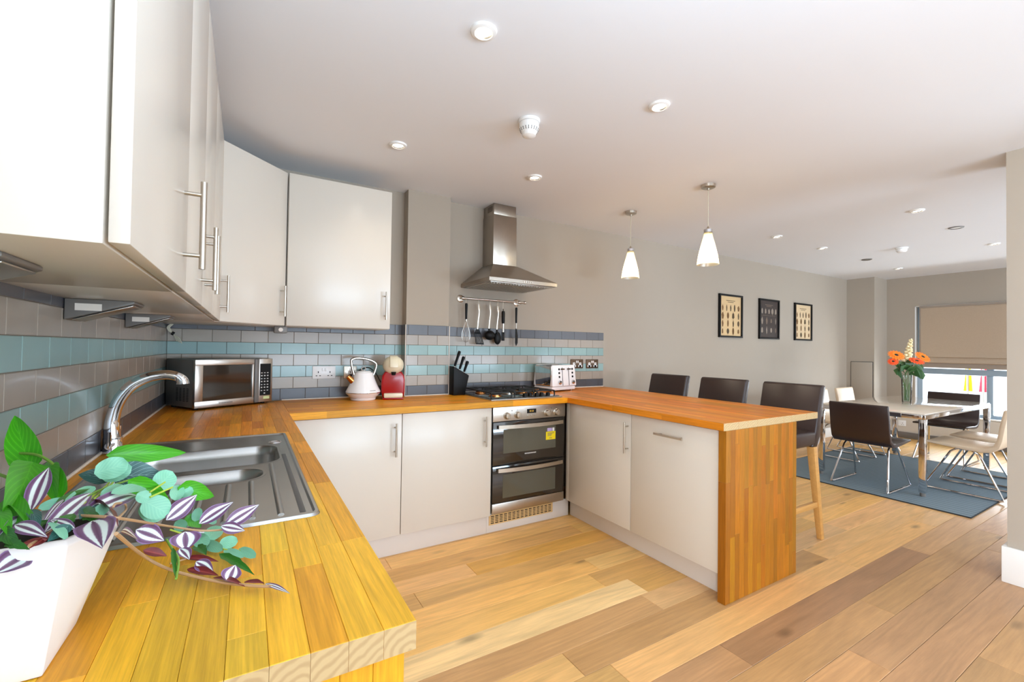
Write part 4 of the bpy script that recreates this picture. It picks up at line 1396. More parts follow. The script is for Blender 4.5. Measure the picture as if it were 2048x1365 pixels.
MB().box(0.214, 0.226, -0.47, 0.12, 0.0019, 0.0028).build('drain_channel', M['darkgrey'], sk_, bevel=0.0004)
MB().lathe([(0, 0.0026), (0.016, 0.0026), (0.018, 0.0046), (0.021, 0.0046), (0.023, 0.002)], (0.205, 0.335, 0), 20).build('overflow_cap', M['chrome'], sk_)

tp = thing('kitchen_tap', 'tall curved chrome mixer tap behind the sink', 'tap', (0.033, -1.325, T))
MB().lathe([(0.03, 0.0004), (0.03, 0.008), (0.026, 0.014), (0.0255, 0.05), (0.0, 0.052)], n=24).build('base', M['chrome'], tp)
sp = smoothpts([(0, 0, 0.03), (-0.004, 0, 0.075), (-0.002, 0, 0.115), (0.012, 0, 0.17), (0.042, 0, 0.218), (0.085, 0, 0.246), (0.13, 0, 0.255), (0.162, 0, 0.25), (0.181, 0, 0.236), (0.184, 0, 0.222)], 4)
MB().tube(sp, [0.0235 - 0.0005 * i for i in range(10)] + [0.0185 - 0.00015 * i for i in range(19)] + [0.0155 + 0.0005 * i for i in range(8)], 16).build('spout', M['chrome'], tp)
for s_ in (-1, 1):
    MB().cyl((0, s_ * 0.015, 0.03), (0.002, s_ * 0.066, 0.032), 0.011, 0.010, 14).tube([(0.002, s_ * 0.062, 0.026), (0.003, s_ * 0.064, 0.078)], 0.006, 10).build('lever', M['chrome'], tp)

# ------------------------------------------------------------------ ceiling fittings
WARM = (1.0, 0.88, 0.70)


def spot(x, y, label, lit=True, energy=13):
    s = thing('ceiling_spotlight', label, 'spotlight', (x, y, H), group='recessed ceiling lights')
    MB().lathe([(0.031, -0.0105), (0.034, -0.0125), (0.046, -0.009), (0.049, -0.0005)], n=32, caps=False).build('rim', M['white'], s)
    MB().lathe([(0.033, -0.011), (0.028, -0.004), (0.027, -0.0008)], n=28, caps=False).build('reflector', M['handle'], s)
    MB().lathe([(0, -0.0045), (0.0275, -0.0045), (0.0275, -0.0008), (0, -0.0008)], n=24).build('lens', M['spotglow'] if lit else M['darkgrey'], s)
    if lit:
        l = light('spot_beam', 'SPOT', (x, y, H - 0.02), energy, WARM, (0, 0, 0), spot_size=math.radians(125), spot_blend=0.9, shadow_soft_size=0.03)
        l.parent = s
        l.location = (0, 0, -0.02)
    return s


spot(1.126, -1.838, 'recessed ceiling spotlight closest to the viewer, over the sink side')
spot(2.057, -1.842, 'recessed ceiling spotlight above the near half of the kitchen floor, right of the smoke alarm')
spot(1.129, -0.765, 'recessed ceiling spotlight in front of the wall cabinet above the kettle')
spot(2.052, -0.795, 'recessed ceiling spotlight in front of the cooker hood')
spot(4.94, -0.846, 'lit ceiling spotlight just beyond the pendants along the picture wall')
spot(5.85, -0.85, 'lit ceiling spotlight second beyond the pendants along the picture wall')
spot(5.02, -1.902, 'starry bright ceiling spotlight over the gap between bar and dining table')
spot(7.05, -1.915, 'lit ceiling spotlight nearest the window blind and right-hand wall')
spot(7.97, -0.835, 'lit ceiling spotlight nearest the corner pier')
for x, y, lb in ((5.93, -1.907, 'unlit round ceiling fitting between two lit spots over the table'), (6.95, -0.853, 'unlit round ceiling fitting near the back wall pictures')):
    s = thing('ceiling_vent', lb, 'vent', (x, y, H), group='unlit ceiling fittings')
    MB().lathe([(0.035, -0.009), (0.05, -0.008), (0.054, -0.0005)], n=28, caps=False).build('rim', M['greyplastic'], s)
    MB().lathe([(0, -0.006), (0.036, -0.006), (0.036, -0.0008), (0, -0.0008)], n=24).build('grille', M['handle'], s)

sa = thing('smoke_alarm', 'white smoke alarm with stubby sounder over the kitchen', 'smoke alarm', (1.615, -1.395, H))
MB().lathe([(0.052, -0.016), (0.055, -0.012), (0.055, -0.0005)], n=32).build('base', M['whiteplastic'], sa)
MB().lathe([(0.050, -0.017), (0.050, -0.045), (0.046, -0.056), (0.036, -0.066), (0.034, -0.08), (0.020, -0.087), (0, -0.088)], n=32, caps=False).build('body', M['whiteplastic'], sa)
sl = MB()
for i in range(20):
    a = 2 * PI * i / 20
    c, s_ = cos(a), sin(a)
    sl.tube([(0.0495 * c, 0.0495 * s_, -0.047), (0.042 * c, 0.042 * s_, -0.0605)], 0.002, 5)
sl.build('slot', M['darkgrey'], sa)
sb = thing('smoke_alarm', 'white domed smoke alarm over the dining table', 'smoke alarm', (6.53, -1.325, H))
MB().lathe([(0.052, -0.014), (0.056, -0.01), (0.056, -0.0005)], n=28).build('base', M['whiteplastic'], sb)
MB().lathe([(0.050, -0.015), (0.048, -0.035), (0.034, -0.05), (0, -0.054)], n=28, caps=False).build('body', M['whiteplastic'], sb)


def pendant(x, y, label):
    p = thing('pendant_lamp', label, 'pendant', (x, y, H))
    MB().lathe([(0, -0.026), (0.035, -0.025), (0.046, -0.02), (0.048, -0.0005)], n=32).lathe([(0, -0.04), (0.008, -0.038), (0.009, -0.026)], n=14).build('ceiling_rose', M['handle'], p)
    MB().cyl((0, 0, -0.035), (0, 0, -0.305), 0.0022, n=8).build('flex', M['cable'], p)
    MB().lathe([(0.004, -0.29), (0.010, -0.305), (0.023, -0.312), (0.026, -0.334), (0.018, -0.336), (0.018, -0.35), (0, -0.35)], n=24).build('cap', M['handle'], p)
    MB().lathe([(0.026, -0.312), (0.029, -0.314), (0.0285, -0.334), (0.0255, -0.335)], n=24, caps=False).build('collar', M['chrome'], p)
    MB().lathe([(0.026, -0.334), (0.030, -0.36), (0.046, -0.42), (0.062, -0.49), (0.073, -0.558), (0.0715, -0.5585), (0.060, -0.49), (0.044, -0.42), (0.028, -0.36), (0.024, -0.335)], n=40, caps=False).build('shade', M['shade'], p)
    b = MB().lathe([(0, -0.475), (0.02, -0.468), (0.030, -0.445), (0.028, -0.42), (0.015, -0.39), (0.012, -0.35), (0, -0.35)], n=24).build('bulb', M['bulb'], p)
    l = light('pendant_glow', 'POINT', (x, y, H - 0.50), 7, WARM, shadow_soft_size=0.03)
    l.parent = p
    l.location = (0, 0, -0.505)


pendant(3.147, -0.612, 'glass bell pendant lamp over the far half of the breakfast bar')
pendant(3.147, -1.337, 'glass bell pendant lamp over the open end of the breakfast bar')

# ------------------------------------------------------------------ bar stools
st = thing('bar_stool', 'dark brown leather bar stool at the open end, its beech leg in view', 'stool', (3.55, -1.57, 0))
MB().box(-0.235, 0.16, -0.2, 0.2, 0.645, 0.745).build('seat', M['leather'], st, bevel=0.022, seg=4)
bk = MB()
pf = [(0.105, 0.640), (0.170, 0.636), (0.205, 0.70), (0.285, 1.035), (0.275, 1.05), (0.235, 1.05), (0.222, 1.035), (0.15, 0.74)]
bk.prism(pf, 'y', -0.2, 0.2)
bk.build('backrest', M['leather'], st, bevel=0.014, seg=3)
sm_ = MB()
for s_ in (-1, 1):
    sm_.tube([(0.212 + 0.0025, s_ * 0.188, 0.72), (0.288, s_ * 0.188, 1.03)], 0.002, 5)
sm_.build('seam', M['leather'], st)
for s_ in (-1, 1):
    for (tx, bx) in ((0.155, 0.25), (-0.205, -0.235)):
        t0, b0 = Vector((tx, s_ * 0.172, 0.655)), Vector((bx, s_ * 0.185, 0.0))
        a, bw = 0.024, 0.017
        l = MB().hexa([(b0.x - bw, b0.y - bw, 0), (b0.x + bw, b0.y - bw, 0), (b0.x + bw, b0.y + bw, 0), (b0.x - bw, b0.y + bw, 0)],
                      [(t0.x - a, t0.y - a, t0.z), (t0.x + a, t0.y - a, t0.z), (t0.x + a, t0.y + a, t0.z), (t0.x - a, t0.y + a, t0.z)]).build('leg', M['beech'], st, bevel=0.003)
        l.color = rgb(206, 152, 84)
for s_ in (-1, 1):
    l = MB().box(-0.222, 0.216, s_ * 0.181 - 0.011, s_ * 0.181 + 0.011, 0.225, 0.262).build('stretcher', M['beech'], st, bevel=0.003)
    l.color = rgb(206, 152, 84)
l = MB().box(-0.232, -0.210, -0.172, 0.172, 0.18, 0.22).build('stretcher', M['beech'], st, bevel=0.003)
l.color = rgb(206, 152, 84)
st['group'] = 'bar stools along the breakfast bar'
dup(st, (3.55, -1.035, 0), label='dark brown leather bar stool in the middle of the three')
dup(st, (3.55, -0.49, 0), label='dark brown leather bar stool nearest the back wall')

# ------------------------------------------------------------------ rug, table, chairs
rg = thing('rug', 'flat blue-grey ribbed rug under the dining table', 'rug', (6.33, -1.325, 0))
MB().box(-1.06, 1.08, -0.825, 0.825, 0.0004, 0.007).build('pile', M['rug'], rg)
MB().box(-1.07, -1.06, -0.83, 0.83, 0.0003, 0.008).box(1.08, 1.09, -0.83, 0.83, 0.0003, 0.008).box(-1.06, 1.08, -0.83, -0.825, 0.0003, 0.008).box(-1.06, 1.08, 0.825, 0.83, 0.0003, 0.008).build('binding', M['rugedge'], rg)

tb = thing('dining_table', 'pale glass-topped dining table on square chrome legs', 'table', (6.54, -1.365, 0.0075))
TX, TY = 0.965, 0.43
MB().box(-TX + 0.006, TX - 0.006, -TY + 0.006, TY - 0.006, 0.7225, 0.7325).build('tabletop', M['table'], tb, bevel=0.002)
MB().box(-TX, TX, -TY, -TY + 0.022, 0.682, 0.722).box(-TX, TX, TY - 0.022, TY, 0.682, 0.722).box(-TX, -TX + 0.022, -TY + 0.022, TY - 0.022, 0.682, 0.722).box(TX - 0.022, TX, -TY + 0.022, TY - 0.022, 0.682, 0.722).build('frame', M['chrome'], tb, bevel=0.003)
for sx in (-1, 1):
    for sy in (-1, 1):
        x0 = sx * TX - (0.05 if sx > 0 else 0)
        y0 = sy * TY - (0.05 if sy > 0 else 0)
        l = MB().box(x0 + 0.0006, x0 + 0.0494, y0 + 0.0006, y0 + 0.0494, 0.03, 0.6815).build('leg', M['chrome'], tb, bevel=0.003)
        MB().cyl((x0 + 0.025, y0 + 0.025, 0.0), (x0 + 0.025, y0 + 0.025, 0.03), 0.02, n=14).build('foot', M['greyplastic'], l)


def dining_chair(label, m, loc, rz, group):
    c = thing('dining_chair', label, 'chair', loc, rz, group)
    prof = [(0.245, 0.432), (0.24, 0.450), (0.1, 0.447), (-0.09, 0.438), (-0.16, 0.445), (-0.2, 0.475), (-0.222, 0.53), (-0.24, 0.66), (-0.262, 0.785), (-0.272, 0.795), (-0.288, 0.792),
            (-0.292, 0.775), (-0.275, 0.66), (-0.256, 0.525), (-0.236, 0.455), (-0.19, 0.412), (-0.13, 0.402), (-0.05, 0.405), (0.1, 0.418)]
    MB().prism(prof, 'y', -0.235, 0.235).build('seat_shell', m, c, bevel=0.008, seg=2)
    for s_ in (-1, 1):
        y0, y1 = s_ * 0.17, s_ * 0.222
        pts = [(0.045, y0, 0.402), (0.085, y0 + (y1 - y0) * 0.12, 0.37), (0.255, y1, 0.03), (0.262, y1, 0.0145), (0.24, y1, 0.0095), (-0.24, y1, 0.0095), (-0.262, y1, 0.0145), (-0.255, y1, 0.03),
               (-0.105, y0 + (y1 - y0) * 0.12, 0.37), (-0.065, y0, 0.402)]
        MB().tube(pts, 0.0085, 8, closed=True).build('sled_leg', M['chrome'], c)
    MB().tube([(0.04, -0.18, 0.400), (0.04, 0.18, 0.400)], 0.0085, 8).tube([(-0.06, -0.18, 0.396), (-0.06, 0.18, 0.396)], 0.0085, 8).build('seat_bar', M['chrome'], c)
    return c


ZR = 0.007
dining_chair('dark brown leather chair pulled up at the near end of the table', M['leather'], (5.625, -1.375, ZR), 0, 'brown dining chairs')
dining_chair('dark brown leather chair at the window end of the table', M['leather'], (7.60, -1.40, ZR), PI, 'brown dining chairs')
ch = dining_chair('cream leather chair side-on beside the near chrome table leg', M['creamleather'], (6.215, -1.925, ZR), PI / 2, 'cream dining chairs')
dup(ch, (6.86, -1.925, ZR), PI / 2, 'cream leather chair half hidden by the right-hand wall')
dup(ch, (6.72, -0.69, ZR), -PI / 2, 'cream leather chair beyond the table, partly behind a bar stool')
dup(ch, (7.44, -0.69, ZR), -PI / 2, 'cream leather chair beyond the table, close to the corner pier')

# ------------------------------------------------------------------ vase with flowers
VX, VY, VZ = 6.655, -1.33, 0.7405
vs_ = thing('vase', 'clear glass cylinder vase on the dining table', 'vase', (VX, VY, VZ))
MB().lathe([(0, 0.0004), (0.038, 0.0004), (0.040, 0.004), (0.047, 0.30), (0.044, 0.30), (0.0375, 0.008), (0, 0.008)], n=32, caps=False).build('glass', M['vase'], vs_)
MB().lathe([(0, 0.009), (0.036, 0.009), (0.0385, 0.14), (0, 0.14)], n=28).build('water', M['water'], vs_)


def flower(name, label, cat, top, foot, m, face=(-0.6, -0.5, 0.6), r=0.05, group=None):
    f = thing(name, label, cat, (VX, VY, VZ), group=group)
    t, b = Vector(top), Vector(foot)
    k = (t.z - 0.30) / (t.z - b.z)
    neck = t.lerp(b, min(1, max(0, k)))
    neck.x = max(-0.032, min(0.032, neck.x))
    neck.y = max(-0.032, min(0.032, neck.y))
    MB().tube(smoothpts([b, neck, t.lerp(neck, 0.3), t], 4), 0.0032, 6).build('stem', M['stem'], f)
    if r:
        n = Vector(face).normalized()
        u = n.orthogonal().normalized()
        w = n.cross(u)
        pm = MB()
        for ring, (rr_, cnt, lift) in enumerate(((r, 16, 0.0), (r * 0.72, 13, 0.006))):
            for i in range(cnt):
                a = 2 * PI * i / cnt + ring * 0.2
                d = u * cos(a) + w * sin(a)
                sd = n.cross(d) * (rr_ * 0.2)
                o0 = t + d * 0.006 + n * lift
                o1 = t + d * rr_ * 0.6 + n * (lift + 0.007)
                o2 = t + d * rr_ + n * (lift + 0.002)
                pm.put([o0 - sd * 0.4, o0 + sd * 0.4, o1 + sd, o1 - sd, o2 + sd * 0.35, o2 - sd * 0.35], [(0, 1, 2, 3), (3, 2, 4, 5)])
        pm.build('petals', m, f, smooth=False)
        cm_ = MB()
        cm_.tube([t - n * 0.006, t + n * 0.009, t + n * 0.013], [r * 0.26, r * 0.24, r * 0.1], 12)
        cm_.build('flower_centre', M['soil'], f)
    return f


# directions: camera right is roughly (0.86,-0.51), away is (0.51,0.86)
RX = Vector((0.857, -0.515, 0))


def fp_(right, z, away=0.0):
    v = RX * right + Vector((0.515, 0.857, 0)) * away
    return (v.x, v.y, z)


flower('gerbera', 'orange gerbera on the upper left of the vase', 'flower', fp_(-0.115, 0.515), (0.012, 0.0, 0.02), M['orange'], (-0.5, -0.5, 0.75), 0.078, 'gerberas in the vase')
flower('gerbera', 'orange gerbera on the right of the vase by the blind', 'flower', fp_(0.175, 0.50), (-0.02, 0.008, 0.02), M['orange'], (-0.3, -0.7, 0.7), 0.078, 'gerberas in the vase')
flower('gerbera', 'red-orange gerbera in the middle of the bouquet', 'flower', fp_(0.055, 0.455, -0.06), (-0.008, -0.012, 0.02), M['redorange'], (-0.35, -0.45, 0.9), 0.07, 'gerberas in the vase')
flower('gerbera', 'small red-orange gerbera lowest on the left of the bouquet', 'flower', fp_(-0.175, 0.445, -0.03), (0.02, -0.01, 0.02), M['redorange'], (-0.8, -0.3, 0.6), 0.05, 'gerberas in the vase')
sd_ = flower('snapdragon', 'tall ivory snapdragon spike rising behind the gerberas', 'flower', fp_(0.075, 0.70, 0.03), (0.0, 0.016, 0.02), M['ivory'], r=0)
fm = MB()
frng = random.Random(3)
b0, t0 = Vector(fp_(0.03, 0.45, 0.03)), Vector(fp_(0.075, 0.69, 0.03))
for i in range(34):
    k = i / 33
    c = b0.lerp(t0, k)
    a = i * 2.4
    rad = 0.045 * (1 - 0.75 * k) + 0.004
    c2 = c + Vector((cos(a) * rad, sin(a) * rad, 0.006))
    fm.tube([c, c.lerp(c2, 0.6), c2], [0.005, 0.022 * (1 - 0.6 * k), 0.009], 6)
fm.build('florets', M['ivory'], sd_)
for j, (lb, spots_) in enumerate((('dark green leafy sprig filling the left of the bouquet', [(-0.10, 0.40, -0.04), (-0.13, 0.35, 0.02), (-0.06, 0.33, -0.05), (-0.03, 0.42, -0.03), (-0.08, 0.46, 0.05), (-0.10, 0.30, 0.0)]),
                                  ('dark green leafy sprig filling the right of the bouquet', [(0.12, 0.40, -0.03), (0.17, 0.38, 0.02), (0.10, 0.33, -0.05), (0.17, 0.30, -0.04), (0.06, 0.38, 0.04), (0.20, 0.43, 0.03)]),
                                  ('dark green leafy sprig in the centre of the bouquet', [(0.0, 0.36, -0.06), (0.03, 0.32, -0.05), (-0.02, 0.45, 0.04), (0.05, 0.42, 0.05), (0.0, 0.40, -0.05), (0.03, 0.47, 0.02)]))):
    f = thing('leafy_sprig', lb, 'foliage', (VX, VY, VZ), group='leafy sprigs in the vase')
    foot = Vector(((-0.02, 0.02, 0.0)[j], (0.012, 0.01, -0.02)[j], 0.02))
    root = Vector(((-0.022, 0.026, 0.0)[j], (0.0, -0.01, -0.03)[j], 0.30))
    MB().tube([foot, root], 0.003, 6).build('stem', M['stem'], f)
    for (r_, z_, aw) in spots_:
        t = Vector(fp_(r_, z_, aw))
        lm = MB()
        dvec = (t - root)
        b = root.lerp(t, 0.45)
        side = dvec.cross(Vector((-0.5, -0.85, 0.2))).normalized() * 0.05
        mid = b.lerp(t, 0.55) + Vector((-0.01, -0.015, 0.006))
        lm.put([b, b.lerp(mid, .5) + side * 0.8, mid + side, t, mid - side, b.lerp(mid, .5) - side * 0.8, mid], [(0, 1, 6), (1, 2, 6), (2, 3, 6), (3, 4, 6), (4, 5, 6), (5, 0, 6)])
        lm.tube([root, b], 0.002, 5)
        lm.build('leaf', M['darkleaf'], f)

# ------------------------------------------------------------------ three framed prints
def picture(label, xc, paper, ink, dark, seed):
    p = thing('framed_print', label, 'picture', (xc, 0, 1.704))
    w, h = 0.235, 0.263
    MB().box(-w, w, -0.026, -0.001, h - 0.022, h).box(-w, w, -0.026, -0.001, -h, -h + 0.022).box(-w, -w + 0.024, -0.026, -0.001, -h + 0.022, h - 0.022).box(w - 0.024, w, -0.026, -0.001, -h + 0.022, h - 0.022).build('frame', M['black'], p, bevel=0.002)
    sh = MB().box(-w + 0.02, w - 0.02, -0.010, -0.002, -h + 0.018, h - 0.018).build('sheet', paper, p)
    r = random.Random(seed)
    mk, mk2 = MB(), MB()
    mk2.box(-0.09, 0.09, -0.0106, -0.010, 0.185, 0.192).box(-0.06, 0.06, -0.0106, -0.010, 0.166, 0.172)
    rows = 3 if dark else 4
    for ry in range(rows):
        n = 5 if ry == 0 else 4
        for cx in range(n):
            x = -0.16 + 0.32 * cx / (n - 1)
            z = (0.105 - 0.125 * ry) if dark else (0.10 - 0.095 * ry)
            a, b_ = r.uniform(0.012, 0.026), r.uniform(0.032, 0.045)
            kind = r.choice((0, 1, 2))
            tgt = mk if r.random() < 0.6 else mk2
            if kind == 0:
                poly = [(x + a * cos(2 * PI * i / 12), z + b_ * sin(2 * PI * i / 12)) for i in range(12)]
            elif kind == 1:
                poly = [(x - a * 0.5, z - b_), (x + a * 0.6, z - b_), (x + a, z), (x + a * 0.3, z + b_), (x - a * 0.3, z + b_ * 0.8), (x - a * 0.9, z + 0.01)]
            else:
                poly = [(x - a, z - b_ * 0.6), (x, z - b_ * 0.9), (x + a, z - b_ * 0.5), (x + a * 0.7, z + b_ * 0.6), (x, z + b_ * 0.9), (x - a * 0.8, z + b_ * 0.5)]
            tgt.prism(poly, 'y', -0.0108, -0.0100)
            if r.random() < 0.5:
                tgt.box(x - 0.002, x + 0.002, -0.0108, -0.01, z - b_ - 0.012, z + b_ + 0.008)
    if dark:
        mk2.box(-0.17, 0.17, -0.0106, -0.010, 0.045, 0.048).box(-0.085, -0.082, -0.0106, -0.010, 0.048, 0.15).box(0.082, 0.085, -0.0106, -0.010, 0.048, 0.15)
    mk.build('printed_figures', ink[0], sh)
    mk2.build('printed_figures', ink[1], sh)
    MB().box(-w + 0.022, w - 0.022, -0.0165, -0.0150, -h + 0.02, h - 0.02).build('glazing', M['glazing'], p)


tan = mat('tan_print_paper', rgb(216, 184, 136), 0.7, noise=(14, 0.05))
tan2 = mat('pale_tan_print_paper', rgb(218, 190, 150), 0.7, noise=(14, 0.05))
dk = mat('dark_print_paper', rgb(62, 50, 44), 0.7, noise=(14, 0.08))
ink1, ink2 = mat('brown_ink', rgb(118, 82, 40), 0.7), mat('olive_ink', rgb(90, 70, 44), 0.7)
gr1, gr2 = mat('pale_grey_ink', rgb(150, 136, 120), 0.7), mat('tan_ink', rgb(120, 102, 84), 0.7)
picture('black-framed tan print of small brown figures, first along the wall', 5.482, tan, (ink1, ink2), False, 4)
picture('black-framed dark brown print between the two tan ones', 6.325, dk, (gr1, gr2), True, 9)
picture('black-framed tan print nearest the corner pier', 7.195, tan2, (ink1, ink2), False, 4)

# ------------------------------------------------------------------ roman blind
bl = thing('roman_blind', 'beige linen roman blind lowered over the street window', 'blind', (8.985, -1.56, 1.985))
by0, by1 = -0.86, 0.80
MB().box(-0.018, 0.035, by0, by1, -0.03, -0.001).build('headrail', M['blinddark'], bl)
bp = MB()
prof_ = [(-0.004, -0.03), (0.0, -0.2), (-0.002, -0.45), (-0.006, -0.68), (-0.014, -0.725), (-0.03, -0.745), (-0.033, -0.753), (-0.02, -0.757), (0.004, -0.75), (0.008, -0.45), (0.007, -0.03)]
bp.prism([(x, z) for x, z in prof_], 'y', by0, by1 - 0.012)
bp.build('upper_panel', M['blind'], bl)
MB().prism([(-0.012, -0.752), (-0.014, -0.79), (-0.026, -0.815), (-0.04, -0.832), (-0.028, -0.84), (-0.004, -0.832), (0.0, -0.752)], 'y', by0, by1 - 0.006).build('fold', M['blind'], bl)
MB().prism([(-0.016, -0.835), (-0.02, -0.89), (-0.016, -0.905), (-0.006, -0.905), (-0.004, -0.835)], 'y', by0, by1).build('bottom_bar', M['blinddark'], bl)
MB().prism([(-0.002, -0.03), (-0.003, -0.68), (-0.014, -0.745), (0.010, -0.745), (0.012, -0.03)], 'y', by1 - 0.012, by1 + 0.004).build('side_hem', M['blinddark'], bl)

# ------------------------------------------------------------------ the street outside
struct('ground', MB().box(9.2, 40, -20, 20, -0.25, -0.15), M['ground'], smooth=False)
hs_ = thing('shop_building', 'pale building across the street beyond the window', 'building', (24, 0, -0.15))
MB().box(0, 4, -14, 14, 0, 8).build('wall', M['render'], hs_, smooth=False)
for i in range(6):
    y = -11 + i * 4
    w = MB().box(-0.06, 0.02, y, y + 1.6, 1.0, 2.4).build('window', M['frame'], hs_)
    MB().box(-0.07, -0.06, y + 0.1, y + 1.5, 1.1, 2.3).build('pane', M['slate'], w)
for lb, y, m, w in (('yellow banner hanging outside the window', -0.02, M['flagyellow'], 0.075), ('pink banner hanging outside next to the yellow one', -0.26, M['flagpink'], 0.075)):
    fl = thing('banner', lb, 'banner', (14.0, y - 0.08, -0.15))
    MB().cyl((0, 0, 0), (0, 0, 2.2), 0.02, n=10).build('pole', M['handle'], fl)
    fm = MB()
    pts = [(0.03 + 0.02 * sin(i * 1.1), w * (1 - 0.25 * i / 9) + 0.02 * sin(i * 0.8), 2.15 - i * 0.17) for i in range(10)]
    vs, fs = [], []
    for x, hw, z in pts:
        vs += [(x - 0.004, -hw, z), (x - 0.004, hw, z), (x + 0.004, hw, z), (x + 0.004, -hw, z)]
    for i in range(9):
        fs += [(i * 4 + k, i * 4 + (k + 1) % 4, i * 4 + 4 + (k + 1) % 4, i * 4 + 4 + k) for k in range(4)]
    fs += [(0, 1, 2, 3), (36, 37, 38, 39)]
    fm.put(vs, fs).build('cloth', m, fl)
bk_ = thing('bicycle', 'blue-grey bicycle parked outside the window', 'bicycle', (14.5, -0.86, -0.15), math.radians(18))
for x in (-0.5, 0.5):
    w = MB().tube([(x + 0.33 * cos(2 * PI * i / 24), 0, 0.34 + 0.33 * sin(2 * PI * i / 24)) for i in range(24)], 0.018, 6, closed=True)
    for i in range(10):
        a = PI * i / 10
        w.tube([(x + 0.32 * cos(a), 0, 0.34 + 0.32 * sin(a)), (x - 0.32 * cos(a), 0, 0.34 - 0.32 * sin(a))], 0.002, 4)
    w.build('wheel', M['darkgrey'], bk_)
MB().tube([(-0.5, 0, 0.34), (-0.05, 0, 0.3), (0.36, 0, 0.78), (-0.17, 0, 0.8), (-0.05, 0, 0.3)], 0.018, 8).tube([(-0.5, 0, 0.34), (-0.17, 0, 0.8), (-0.2, 0, 0.92)], 0.014, 8).tube([(0.5, 0, 0.34), (0.36, 0, 0.78), (0.33, 0, 0.98)], 0.018, 8).build('frame', M['slate'], bk_)
MB().tube([(0.28, -0.27, 0.98), (0.35, -0.1, 1.0), (0.35, 0.1, 1.0), (0.28, 0.27, 0.98)], 0.014, 8).build('handlebar', M['black'], bk_)
MB().box(-0.32, -0.09, -0.06, 0.06, 0.92, 0.96).build('saddle', M['black'], bk_, bevel=0.015)

